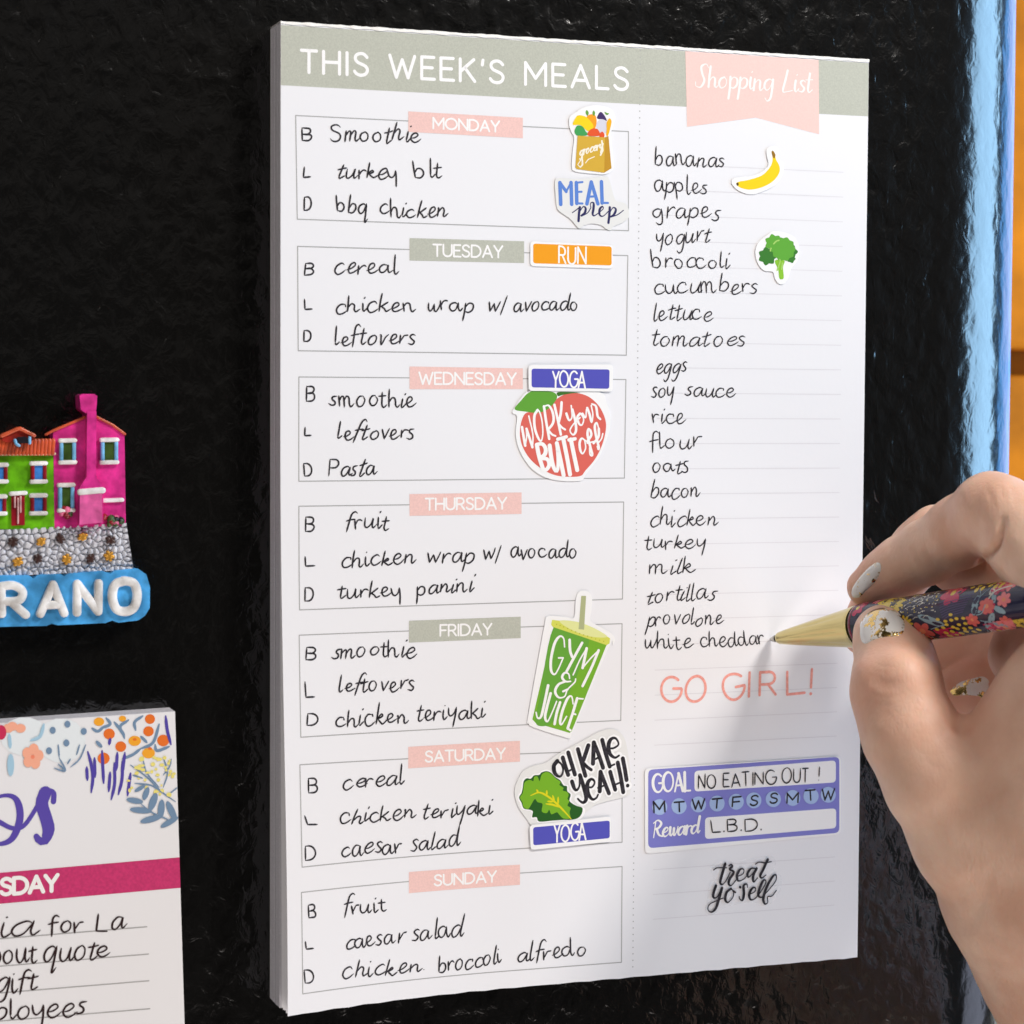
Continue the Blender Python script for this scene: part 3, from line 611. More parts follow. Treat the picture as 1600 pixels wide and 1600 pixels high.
    s.strokes('lid_dots',[u([(x,y)]) for x,y in [(510,420),(545,432),(580,445),(620,462),(660,480),(700,495),(740,512),(780,525),(820,538),(860,550),(900,565),(940,578),(980,590)]],.28,flat('lid_dot',(190,190,60)))
    s.strokes('lettering',[u(q) for q in ([(590,645),(580,560),(540,540),(490,610),(455,760),(455,880),(490,920),(530,860),(575,755)],[(575,755),(530,755)],[(640,575),(645,680),(665,745)],[(765,605),(690,740),(610,890)],
        [(675,925),(740,780),(810,660)],[(810,660),(790,760),(770,855)],[(770,855),(850,760),(930,680)],[(930,680),(860,850),(770,1035)],
        [(640,960),(630,915),(590,905),(565,950),(600,990),(650,990)],[(600,990),(530,1020),(495,1090),(530,1150),(590,1140),(620,1070),(690,1000),(700,965)],[(620,1070),(575,1090)],
        [(425,1030),(390,1200),(355,1340),(320,1355),(305,1300)],[(450,1110),(410,1260),(395,1350),(420,1390),(470,1290),(510,1190)],[(510,1190),(460,1350),(490,1390)] if 0 else [(545,1200),(510,1310),(490,1415)],
        [(675,1215),(660,1140),(620,1160),(570,1280),(545,1390),(560,1420),(610,1340)],[(775,1165),(715,1160)],[(715,1160),(670,1310),(620,1460)],[(670,1310),(700,1320)],[(620,1460),(650,1480)])],.55,WH,contrast=.3)
    # --- banana and broccoli
    c5 = zm(3.6364,960,40)
    s = Sticker('banana_sticker','small yellow banana sticker beside the word bananas','sticker',c5([(865,735),(868,700),(905,683),(930,700),(935,750),(960,790),(955,850),(915,905),(850,940),(780,960),(710,940),(668,900),(675,870),(720,860),(780,855),(840,830),(875,790)]),n=4)
    s.shape('banana',c5([(693,900),(705,888),(770,875),(840,850),(880,810),(898,770),(897,725),(910,722),(918,760),(938,800),(935,840),(900,885),(840,918),(770,932),(715,920)]),Y)
    s.shape('banana_end',c5([(693,898),(703,890),(706,905),(698,910)]),flat('banana_brown',(82,62,20)))
    s.shape('banana_stem',c5([(893,718),(902,712),(915,735),(908,755),(900,745)]),flat('banana_stem_brown',(150,110,20)))
    s = Sticker('broccoli_sticker','small green broccoli sticker beside the word broccoli','sticker',c5([(910,1168),(975,1178),(1025,1205),(1050,1262),(1040,1335),(1005,1380),(988,1435),(962,1468),(932,1465),(912,1435),(900,1400),(850,1392),(815,1350),(800,1285),(820,1230),(868,1190)]),n=4)
    DG, LG = flat('broccoli_dark',(58,124,44)), flat('broccoli_light',(96,170,56))
    def blob(cx,cy,r,n=9,amp=.12,sq=1): return c5([(cx+r*(1+amp*math.cos(n*a))*math.cos(a),cy+sq*r*(1+amp*math.cos(n*a))*math.sin(a)) for a in np.linspace(0,2*math.pi,n*4,endpoint=False)])
    s.shape('stem',c5([(912,1335),(965,1335),(958,1375),(962,1432),(945,1442),(936,1430),(930,1385)]),flat('stem_lime',(140,198,52)))
    s.shape('floret',blob(870,1310,48,7),DG); s.shape('floret',blob(1000,1285,38,6),DG); s.shape('floret',blob(1005,1325,22,5),DG)
    s.shape('floret',blob(905,1235,46,7),LG); s.shape('floret',blob(960,1270,66,10,.06),LG)
    s.strokes('highlight',[c5(q) for q in ([(905,1240),(920,1225),(935,1220)],[(885,1280),(890,1265)],[(925,1390),(940,1345),(940,1330)],[(955,1350),(950,1385)])],.35,flat('floret_pale',(170,214,110)))
    # --- goal tracker
    c8 = zm(3.6364,960,1140)
    s = Sticker('goal_tracker_sticker','violet goal tracker sticker with NO EATING OUT! written in it','sticker',rrect(c8([(172,222),(1287,150),(1287,595),(175,707)]),8),smooth=False)
    s.shape('colour_panel',rrect(c8([(192,228),(1278,154),(1278,586),(192,674)]),8),flat('periwinkle_label',(130,131,207)),False)
    s.shape('writing_field',rrect(c8([(455,235),(1258,175),(1258,300),(455,352)]),6),STICK,False)
    s.shape('writing_field',rrect(c8([(515,500),(1260,447),(1260,560),(515,622)]),6),STICK,False)
    BL = flat('day_dot_blue',(168,192,232))
    cs = [(257,440),(367,435),(477,425),(583,420),(692,410),(792,402),(903,395),(1013,388),(1117,378),(1215,370)]
    for x,y in cs: s.shape('day_dot',c8([(x+43*math.cos(a),y+45*math.sin(a)) for a in np.linspace(0,2*math.pi,16,endpoint=False)]),BL)
    s.k = 6
    s.strokes('lettering',text_px('GOAL',CAPS,1020,1237.5,1078,1234.5,29,track=.16,jit=.5),.62,WH,contrast=.25,sm=False)
    g2 = dict(HAND); g2['R'] = (1.1,[[(.1,0),(.15,1.9)],S((-.1,1.7),(.4,2.0),(.85,1.6),(.6,1.1),(.2,1.0)),S((.35,1.0),(.7,.3),(1.15,.05))])
    s.strokes('lettering',text_px('Reward',g2,1020,1309,1092,1301.5,13,track=0,shear=.15,jit=.3),.50,WH,contrast=.4,sm=False)
    for t,x0,y0,x1,y1,h,tr in (('NO',1091,1232.5,1118,1230.5,21,.25),('EATING',1130,1230,1211,1225,21.5,.2),('OUT',1222,1223,1263,1221,22,.2),('!',1278,1221,1281,1221,22,0),('L.B.D.',1113,1301.5,1190,1296,18.5,.18)):
        s.strokes('handwriting',text_px(t,CAPS,x0,y0,x1,y1,h,track=tr,jit=.7),.36,INK,sm=False,taper=4); s.k -= 3
    for (x,y),ch in zip(cs,'MTWTFSSMTW'):
        cx,cy = c8([(x,y)])[0]; w = {'M':17,'W':19,'T':15,'F':12,'S':11}[ch]
        s.strokes('day_initial',text_px(ch,CAPS,cx-w/2,cy+8,cx+w/2,cy+7,15,jit=.8),.42,INK,sm=False); s.k -= 3
    # --- treat yo' self : clear sticker, black script
    t = zm(8.8889,1060,1320)
    CL = bpy.data.materials.new('clear_film'); CL.use_nodes = True; bs = CL.node_tree.nodes['Principled BSDF']
    bs.inputs['Alpha'].default_value = .10; bs.inputs['Base Color'].default_value = (.9,.9,.92,1); bs.inputs['Roughness'].default_value = .3
    s = Sticker('script_sticker',"clear sticker with black brush script treat yo' self near the page bottom",'sticker',
        t([(440,340),(560,240),(800,230),(1050,180),(1280,150),(1350,250),(1330,360),(1420,440),(1420,620),(1330,760),(1240,860),(1140,840),(1000,800),(700,850),(560,930),(440,980),(370,900),(400,760),(430,560),(520,480)]),m=CL,n=4)
    TL = [t(q) for q in ([(490,350),(540,320),(670,320)],[(650,265),(610,400),(580,520),(610,550),(660,500),(720,380)],[(700,290),(730,275),(750,300),(710,340),(770,380),(710,480),(700,550),(740,560),(800,490)],
        [(820,440),(900,400),(905,340),(860,340),(815,420),(830,500),(900,480),(950,430)],[(1080,330),(1010,330),(960,400),(975,450),(1030,400),(1085,330)],[(1085,330),(1040,430),(1045,515),(1100,460)],
        [(1070,270),(1120,240),(1200,250),(1290,235)],[(1240,205),(1180,340),(1135,430),(1160,460),(1215,420)],
        [(520,570),(485,680),(490,735),(540,720),(600,600)],[(605,600),(560,760),(520,880),(460,935),(410,900),(430,830),(520,780),(620,740)],[(730,610),(670,660),(650,760),(690,800),(760,720),(760,640),(720,610)],[(760,640),(790,660)],
        [(855,585),(860,592)],[(960,590),(950,545),(905,570),(910,680),(890,770),(850,750),(845,720)],[(985,690),(1060,650),(1070,600),(1030,600),(985,680),(1000,760),(1060,750),(1120,680)],
        [(1120,690),(1200,560),(1215,500),(1180,495),(1130,600),(1110,700),(1150,730),(1200,690)],[(1200,690),(1340,520),(1360,430),(1320,430),(1230,580),(1180,740),(1200,820),(1240,800),(1240,720),(1300,710),(1360,635)])]
    s.strokes('lettering',TL,.52,INK,contrast=.45)
build_stickers(); build_stickers2()

# ------------------------------------------------------------------ daily planner pad, lower left
def build_daily():
    T = 7.5; SF = Surf(T); c = zm(3.1375,0,1090)
    tr = SF.un(273.5,1111.7); tl = SF.un(0,1130.0); br = SF.un(288.4,1600)
    e = (br-tr)/np.linalg.norm(br-tr); f = (tl-tr)/np.linalg.norm(tl-tr)
    Wd, Hd = 140.0, 216.0
    A = tr; B = tr+f*Wd; Cc = B+e*Hd; D = tr+e*Hd
    root = thing('daily_planner_pad','white daily planner notepad with floral corner and magenta band, lower left','notepad',(*( (Cc+D)/2),0))
    mb = MB(); pts = []; F = []; nl = 18
    for k in range(nl):
        j = [random.uniform(-.1,.1) for _ in range(2)]; b = len(pts)
        for z in (.3+(T-.6)*k/nl, .3+(T-.6)*(k+.9)/nl):
            for q in (A,B,Cc,D): pts.append((q[0]+j[0],q[1]+j[1],-z))
        F += [[b+i,b+(i+1)%4,b+4+(i+1)%4,b+4+i] for i in range(4)]+[[b,b+1,b+2,b+3],[b+7,b+6,b+5,b+4]]
    mb.add(pts,F,EDGE); mb.build('page_stack',root)
    mb = MB(); fill(mb,[A,B,Cc,D],SF,0,PAPER,.25); fp = mb.build('front_page',root)
    mb = MB(); q = SF.uns(c([(880,783),(885,932),(0,1000),(0,853)])); w = 90
    patch(mb,[q[3]+f*w,A+e*((q[0]-A)@e),A+e*((q[1]-A)@e),q[2]+f*w],SF,.05,mat('magenta_print',(200,52,110),rough=.6,var=.10,vscale=1500)); mb.build('weekday_band',fp,face_front=True)
    mb = MB(); letter(mb,text_px('SDAY',CAPS,2,1398,90,1391.5,24.5,track=.12),SF,.92,.10,WHITEP); mb.build('band_lettering',fp,face_front=True)
    V = flat('violet_print',(92,76,172)); V2 = flat('violet_stroke_print',(84,72,168)); SL = flat('slate_print',(118,146,176))
    mb = MB()
    ribbon(mb,cr(SF.uns(c([(-120,640),(-60,520),(20,480),(80,500),(98,590),(60,690),(-10,718),(-60,690)])),8),1.2,SF,.06,V,contrast=.35)
    ribbon(mb,cr(SF.uns(c([(-20,600),(60,640),(120,625),(190,520),(225,460),(262,465),(262,510)])),8),1.1,SF,.07,V,contrast=.1)
    ribbon(mb,cr(SF.uns(c([(222,465),(205,520),(225,590),(238,650),(215,705),(180,690),(178,680)])),8),2.0,SF,.08,V,contrast=.45); mb.build('title_lettering',fp,face_front=True)
    # floral corner
    def ell(cx,cy,rx,ry,rot=0,n=14):
        a = np.linspace(0,2*math.pi,n,endpoint=False); r = math.radians(rot)
        x = rx*np.cos(a); y = ry*np.sin(a); return c(list(zip(cx+x*math.cos(r)-y*math.sin(r), cy+x*math.sin(r)+y*math.cos(r))))
    OR, YO = flat('berry_orange',(236,118,44)), flat('berry_yellow',(248,172,50)); PE = flat('petal_peach',(250,178,150)); PB = flat('pale_blue_print',(168,206,228)); YL = flat('mimosa_yellow',(240,228,130)); CR = flat('crimson_print',(206,50,90))
    dz = [.06]
    def sh(mb,px,m): dz[0] += .0012; fill(mb,SF.uns(px),SF,dz[0],m)
    def st(mb,px,w,m): dz[0] += .0006; ribbon(mb,cr(SF.uns(c(px)),6),w*.62,SF,dz[0],m,taper=3)
    mb = MB()
    wash = flat('blue_wash_print',(234,241,245))
    sh(mb,ell(120,190,120,95),wash); sh(mb,ell(300,210,120,110),wash)
    for p in ([(495,150),(540,130),(520,100)],[(450,150),(480,165),(510,140)],[(600,180),(590,140),(630,110)],[(560,120),(600,170),(610,200)],[(665,160),(660,120),(700,90)],[(720,220),(690,190)],[(690,250),(750,220),(780,130)],[(600,300),(650,280),(690,250)],[(760,230),(770,260),(830,240)]): st(mb,p,1.1,SL)
    for x,y,r in ((535,178,28),(592,240,27),(508,298,30),(728,165,26),(735,105,25),(800,210,30)): sh(mb,ell(x,y,r,r*.95),OR)
    for x,y,r in ((660,212,31),(728,272,32),(485,118,26),(600,103,18)): sh(mb,ell(x,y,r,r*.8),YO)
    for x,y in ((660,205),(735,250)): sh(mb,ell(x,y,10,7),OR)
    for p in ([(430,265),(445,320),(455,390),(447,465)],[(463,295),(466,390)],[(425,340),(428,405)],[(500,260),(508,420)],[(540,365),(533,460)],[(560,320),(562,420),(545,500)],[(600,310),(598,400),(580,475)],[(640,370),(625,480)],[(575,270),(570,355)],[(612,270),(600,370)],[(812,90),(820,160),(838,230)],[(540,200),(535,230)]): st(mb,p,1.15,V2)
    for p in ([(640,330),(720,390),(790,460),(860,510)],[(700,300),(720,370),(780,440)],[(800,290),(820,370),(800,440)],[(660,420),(740,430),(800,470)],[(840,300),(830,340),(800,380)],[(870,440),(820,480)],[(650,380),(700,395)]): st(mb,p,.55,SL)
    rr = random.Random(3)
    for _ in range(46):
        x = rr.uniform(625,860); y = rr.uniform(290,480); sh(mb,ell(x,y,rr.uniform(5,13),rr.uniform(5,11),n=9),YL)
    for x,y,rx,ry,ro in ((660,505,42,14,10),(690,552,55,15,5),(740,595,55,16,-15),(750,510,18,46,20),(790,545,17,46,5),(840,555,17,52,-25),(830,610,50,14,-30),(715,470,14,34,20),(685,445,30,10,-30)): sh(mb,ell(x,y,rx,ry,ro),SL)
    st(mb,[(690,520),(740,560),(830,600)],.5,SL)
    for x,y,ro in ((258,160,0),(330,130,0),(410,165,0),(325,222,0),(240,260,0)): sh(mb,ell(x,y,15,17,ro),SL)
    sh(mb,ell(485,228,22,9,45),SL)
    for p in ([(285,230),(290,290)],[(420,230),(390,300),(345,340)],[(390,230),(375,280)],[(265,345),(320,358),(290,295)],[(345,300),(330,325)],[(285,325),(318,355)]): st(mb,p,.55,SL)
    for a in range(5):
        t = math.radians(72*a-80); sh(mb,ell(160+30*math.cos(t),288+36*math.sin(t),24,28),PE)
    sh(mb,ell(160,290,10,10),flat('petal_core',(246,140,110)))
    for x,y in ((60,140),(100,150),(40,150)): sh(mb,ell(x,y,26,22),PE)
    sh(mb,ell(5,170,26,36),CR); sh(mb,ell(52,330,17,55),PB)
    for p in ([(45,180),(50,245)],[(215,130),(195,190),(150,210)]): st(mb,p,1.2,PB)
    # the same garland continues to the left, out of frame
    for k in range(9):
        x = -60-k*42; sh(mb,ell(x,160+30*math.sin(k*2.1),24,26),(OR,YO,PE,SL,CR,PB)[k%6])
    mb.build('floral_print',fp,face_front=True)
    for y,x1 in ((1123,720),(1257,728),(1388,730),(1525,735),(1660,738),(1795,740)):
        mb = MB(); p = SF.uns(c([(x1,y),(0,y+ .082*x1)])); ribbon(mb,[p[0],p[1]+(p[1]-p[0])*.5],.22,SF,.05,LINE); mb.build('ruled_line',fp,face_front=True)
    def hw(parts):
        mb = MB()
        for t,x0,y0,x1,y1,h in parts:
            (a,b),(g,d) = c([(x0,y0),(x1,y1)]); letter(mb,text_px(t,HAND,a,b,g,d,h,shear=.1,jit=1.4,asc=.62),SF,.42,.10,mat('brown_black_ink',(44,24,26),rough=.5),contrast=.15,taper=5)
        mb.build('handwritten_note',fp,face_front=True)
    hw([('ia',-8,1178,185,1168,21),('for',245,1160,412,1148,17),('La',478,1142,610,1132,19)])
    hw([('bout',-50,1312,178,1298,20),('quote',212,1300,535,1278,21)])
    hw([('gift',-20,1450,180,1438,21)])
    hw([('ployees',-30,1578,420,1555,20)])
build_daily()

# ------------------------------------------------------------------ souvenir magnet
def tube(mb, P, w, hgt, surf, dz, m):
    """raised rounded bar along 2D path (mm)"""
    P = resample(P, max(.5,w*.2)); T = np.gradient(P,axis=0); T /= np.linalg.norm(T,axis=1)[:,None]+1e-9
    N = np.stack([-T[:,1],T[:,0]],1); a = np.linspace(0,math.pi,9); n = len(P); rows = []
    ends = [(0,-1,.35),(0,-.8,.75)], [(n-1,.8,.75),(n-1,1,.35)]
    seq = [(P[0]-T[0]*w*.42,N[0],.45),(P[0]-T[0]*w*.25,N[0],.85)]+[(P[i],N[i],1) for i in range(n)]+[(P[-1]+T[-1]*w*.25,N[-1],.85),(P[-1]+T[-1]*w*.42,N[-1],.45)]
    for p,nn,k in seq:
        for t in a:
            q = p+nn*math.copysign(abs(math.cos(t))**.55,math.cos(t))*w/2*k; rows.append((*q, -(float(surf.h(q[0],q[1]))+dz+hgt*(math.sin(t)**.6)*(.6+.4*k)) if math.sin(t)>.01 else -(float(surf.h(q[0],q[1]))+dz)))
    L = len(seq); F = [[i*9+j,i*9+j+1,(i+1)*9+j+1,(i+1)*9+j] for i in range(L-1) for j in range(8)]+[list(range(9)),list(range((L-1)*9,L*9))]
    mb.add(rows,F,m)
def build_magnet():
    c = zm(4,0,600)
    def mm(n,rgb,**k): return mat('resin_'+n,rgb,rough=.34,bump=.9,bscale=330,spec=.5,var=.34,vscale=260,**k)
    PK,PKD,GR,BLU,WHT = mm('pink',(214,50,140)),mm('pink_pale',(222,96,160)),mm('green',(104,182,20)),mm('blue',(74,160,222)),mm('white',(236,232,228))
    SH,LB,LV,RD,BW,TER,BLK = mm('sky_shutter',(120,184,232)),mm('window_blue',(60,126,206)),mm('louvre_green',(58,84,34)),mm('shutter_red',(140,20,34)),mm('dark',(58,34,30)),mm('terracotta',(196,82,46)),mm('black',(28,26,34))
    S0 = Surf(0)
    root = thing('souvenir_magnet','painted souvenir magnet of pink and green houses above raised letters RANO','fridge magnet',(10,150,0))
    def ext(name,px,z,m,parent=root,thick=None,smooth=False,bevel=.45,n=5):
        mb = MB(); pts = S0.uns(c(px),z); fill(mb, cr(pts,n,True) if smooth else pts, S0, z, m, thick if thick else z-.3)
        o = mb.build(name,parent,bevel=bevel); o.data.set_sharp_from_angle(angle=.7); return o
    def bar(name,px,w,h,z,m,parent=root):
        mb = MB()
        for q in px: tube(mb,S0.uns(c(q),z),w,h,S0,z,m)
        return mb.build(name,parent,smooth=True)
    # pink house
    ph = ext('pink_house',[(340,900),(330,300),(470,235),(565,192),(660,235),(778,312),(787,885)],5.0,PK)
    bar('roof_trim',[[(285,318),(330,292),(530,207)],[(600,205),(700,255),(778,312)]],.65,.9,4.6,TER,ph)
    ch = ext('chimney',[(545,170),(603,170),(600,580),(645,640),(645,875),(495,890),(497,650),(541,580)],7.4,PK,ph)
    ext('chimney_pot',[(497,72),(520,62),(590,62),(608,75),(603,150),(597,182),(548,190),(505,160)],7.2,PK,ph)
    bar('ledge',[[(500,676),(640,664)]],1.5,1.0,7.2,WHT,ph)
    ext('chimney_base',[(500,692),(638,682),(640,866),(497,880)],7.9,PKD,ph,thick=.7,bevel=.2)
    bar('ledge',[[(648,728),(762,724)]],1.0,.9,5.0,WHT,ph)
    def window(x0,y0,x1,y1,fill_m,shut,par,z):
        w = ext('window',[(x0,y0),(x1,y0),(x1,y1),(x0,y1)],z+.5,fill_m,par,thick=.6,bevel=.15)
        for xx in (x0-6,x1+6): bar('shutter',[[(xx,y0+8),(xx,y1-8)]],.95,.9,z,shut,par)
        bar('sill',[[(x0-14,y0-8),(x1+12,y0-10)],[(x0-14,y1+10),(x1+12,y1+8)]],1.05,1.2,z,WHT,par)
        return w
    window(388,362,455,480,LV,SH,ph,5.0); window(645,358,718,480,LV,SH,ph,5.0); window(380,640,445,780,LV,SH,ph,5.0)
    # flower boxes
    def plant(x,y,w,par,z):
        mb = MB(); rr = random.Random(int(x))
        for i in range(26):
            px = x+rr.gauss(0,w*.4); py = y+rr.gauss(0,12); p = S0.un(*c([(px,py)])[0],z)
            r = rr.uniform(.5,.95); V,F = [],[]
            for a in range(5):
                for b in range(8):
                    th = math.pi*a/4; f = 2*math.pi*b/8; V.append((p[0]+r*math.sin(th)*math.cos(f),p[1]+r*math.sin(th)*math.sin(f),-(z+.3+r*math.cos(th))))
            F = [[a*8+b,a*8+(b+1)%8,(a+1)*8+(b+1)%8,(a+1)*8+b] for a in range(4) for b in range(8)]
            mb.add(V,F,rr.choice((LV,LV,BLK,RD,mm('petal_pink',(230,110,150)))))
        mb.build('flower_box',par,smooth=True)
    plant(412,795,40,ph,5.2); plant(705,855,48,ph,5.2)
    # green house
    gh = ext('green_house',[(-260,910),(-260,440),(335,432),(340,905)],5.0,GR)
    ext('roof',[(-260,450),(-260,350),(20,345),(300,345),(345,435)],5.6,mm('roof_brown',(120,52,36)),gh)
    bar('roof_tiles',[[(x+18-(x>150)*12,352),(x,436)] for x in range(-250,345,23)],1.0,1.2,5.4,TER,gh)
    bar('eave',[[(-260,442),(340,436)]],.7,1.0,5.4,mm('eave_cream',(226,190,160)),gh)
    dm = ext('dormer',[(10,350),(25,318),(120,272),(205,315),(212,345),(190,365),(40,365)],7.2,mm('dormer_red',(150,40,30)),gh)
    bar('roof_trim',[[(8,325),(120,276),(212,322)]],.9,1.0,7.0,TER,gh)
    ext('window',[(95,372),(92,345),(115,330),(160,328),(182,345),(180,370)],7.7,BLK,gh,thick=.6,bevel=.1)
    bar('window_surround',[[(92,350),(100,375),(118,385)],[(184,335),(184,370)]],.7,.8,7.3,SH,gh)
    window(208,505,272,600,LB,RD,gh,5.0); window(206,705,272,798,LB,RD,gh,5.0); window(-40,515,28,600,LB,RD,gh,5.0); window(-40,712,20,800,LB,RD,gh,5.0)
    ext('door',[(72,690),(155,688),(155,882),(72,886)],5.7,RD,gh,thick=.8,bevel=.2)
    bar('door_panel_trim',[[(92,705),(92,770)],[(112,715),(112,870)],[(128,705),(128,800)]],.4,.4,5.7,mm('trim_pale',(216,170,170)),gh)
    bar('sill',[[(66,686),(158,680)]],1.0,1.2,5.2,WHT,gh)
    # cobbled quay
    mb = MB(); nx, ny = 210, 64
    q = [S0.un(*p,4.5) for p in c([(-260,925),(787,868),(832,1160),(-260,1215)])]
    u,v = np.meshgrid(np.linspace(0,1,nx+1),np.linspace(0,1,ny+1)); u = u.ravel()[:,None]; v = v.ravel()[:,None]
    P = (1-v)*((1-u)*q[0]+u*q[1])+v*((1-u)*q[3]+u*q[2])
    sd = np.array([P.min(0)+RNG.random(2)*(P.max(0)-P.min(0)) for _ in range(240)])
    for _ in range(3): # relax the stones
        d = ((P[::7,None,:]-sd[None])**2).sum(2).argmin(1)
        for i in range(len(sd)):
            k = P[::7][d==i]
            if len(k): sd[i] = k.mean(0)
    dd = np.sqrt(((P[:,None,:]-sd[None])**2).sum(2)); dd.sort(1); ed = np.clip((dd[:,1]-dd[:,0])/.75,0,1)
    z = 3.8+1.3*(ed**.5)+RNG.normal(0,.03,len(P)); P3 = np.concatenate([P,-z[:,None]],1)
    F = [[j*(nx+1)+i,j*(nx+1)+i+1,(j+1)*(nx+1)+i+1,(j+1)*(nx+1)+i] for j in range(ny) for i in range(nx)]
    ST_ = mat('resin_stone',(212,214,222),rough=.6,bump=.3,bscale=500,var=.1,vscale=200)
    mb.add(P3,F,ST_)
    bot = [(a[0],a[1],-.3) for a in q]; top = [P3[0],P3[nx],P3[-1],P3[-1-nx]]
    mb.add(np.array(list(top)+bot),[[0,1,5,4],[1,2,6,5],[2,3,7,6],[3,0,4,7]],ST_); qy = mb.build('stone_quay',root,smooth=True); qy.data.set_sharp_from_angle(angle=.9)
    GD = mat('resin_gold',(206,150,60),rough=.35,metal=.5)
    rr = random.Random(5)
    for x,y,m in [(80,985,BW),(375,965,BW),(690,975,BW),(235,1090,BW),(565,1090,BW),(255,985,GD),(515,955,GD),(110,1110,GD),(415,1095,GD),(680,1075,GD),(-60,1000,GD),(-80,1090,BW)]:
        px = []
        a0 = rr.uniform(0,6)
        for k in range(3):
            t = a0+k*1.05; r = rr.uniform(16,26); px.append([(x-r*math.cos(t),y-r*math.sin(t)),(x+r*math.cos(t),y+r*math.sin(t))])
        bar('painted_starfish',px,.85,.9,5.0,m,qy)
    # name plate
    pl = ext('name_plate',[(-270,1520),(-270,1225),(0,1196),(180,1196),(210,1215),(240,1192),(380,1188),(400,1200),(430,1185),(640,1168),(690,1185),(720,1165),(860,1152),(915,1190),(938,1270),(936,1400),(905,1450),(862,1478),(740,1492),(700,1478),(660,1494),(360,1508),(322,1498),(290,1512),(0,1518)],6.2,BLU,bevel=1.0)
    RB = dict(CAPS)
    for i,(ch_,strokes) in enumerate((('R',[[(10,1265),(14,1440)],[(14,1265),(90,1262),(145,1300),(120,1355),(20,1362)],[(75,1365),(165,1445)]]),
        ('A',[[(255,1440),(335,1255)],[(335,1255),(405,1435)],[(285,1385),(385,1380)]]),('N',[[(485,1432),(487,1250)],[(487,1250),(618,1425)],[(618,1425),(620,1245)]]),
        ('O',[[(785,1232),(725,1255),(706,1330),(730,1405),(785,1425),(840,1400),(862,1325),(842,1250),(785,1232),(770,1234)]]))):
        mb = MB()
        for s_ in strokes:
            path = S0.uns(c(s_),7.4)
            tube(mb, cr(path,8) if len(s_)>3 else path, 2.15 if ch_=='O' else 2.0, 1.3, S0, 6.15, WHT)
        mb.build('raised_letter',pl,smooth=True)
    return root
build_magnet()

# ------------------------------------------------------------------ pen
TIP = np.array([*PAGE.un(1203,999), -(PT+.15)])
ZT = float((RC@TIP+TV)[2])
PEND = atdepth(1600,942,ZT-70)
AX = (PEND-TIP); LEN = np.linalg.norm(AX); AX /= LEN
TOCAM = CC-(TIP+AX*40); TOCAM -= AX*(TOCAM@AX); TOCAM /= np.linalg.norm(TOCAM)
UPV = np.cross(AX,TOCAM); UPV *= -1 if (project(TIP+AX*40+UPV*5)[1] > project(TIP+AX*40)[1]) else 1
def s_at_px(px):
    lo, hi = -10., 200.
    for _ in range(40):
        md = (lo+hi)/2
        if project(TIP+AX*md)[0] < px: lo = md
        else: hi = md
    return lo
def lathe(mb, prof, m, n=40, cap=True, flute=0):
    V = []; F = []
    for s,r in prof:
        for k in range(n):
            t = 2*math.pi*k/n; rr_ = r*(1-flute*max(0,math.cos(8*t+.5))**3*min(1,max(0,(s-9)/6))*min(1,max(0,(31-s)/6)))
            V.append(TIP+AX*s+rr_*(math.cos(t)*TOCAM+math.sin(t)*UPV))
    L = len(prof); F = [[i*n+k,i*n+(k+1)%n,(i+1)*n+(k+1)%n,(i+1)*n+k] for i in range(L-1) for k in range(n)]
    if cap: F += [list(range(n)),list(range((L-1)*n,L*n))]
    mb.add(V,F,m)
PR = 5.45
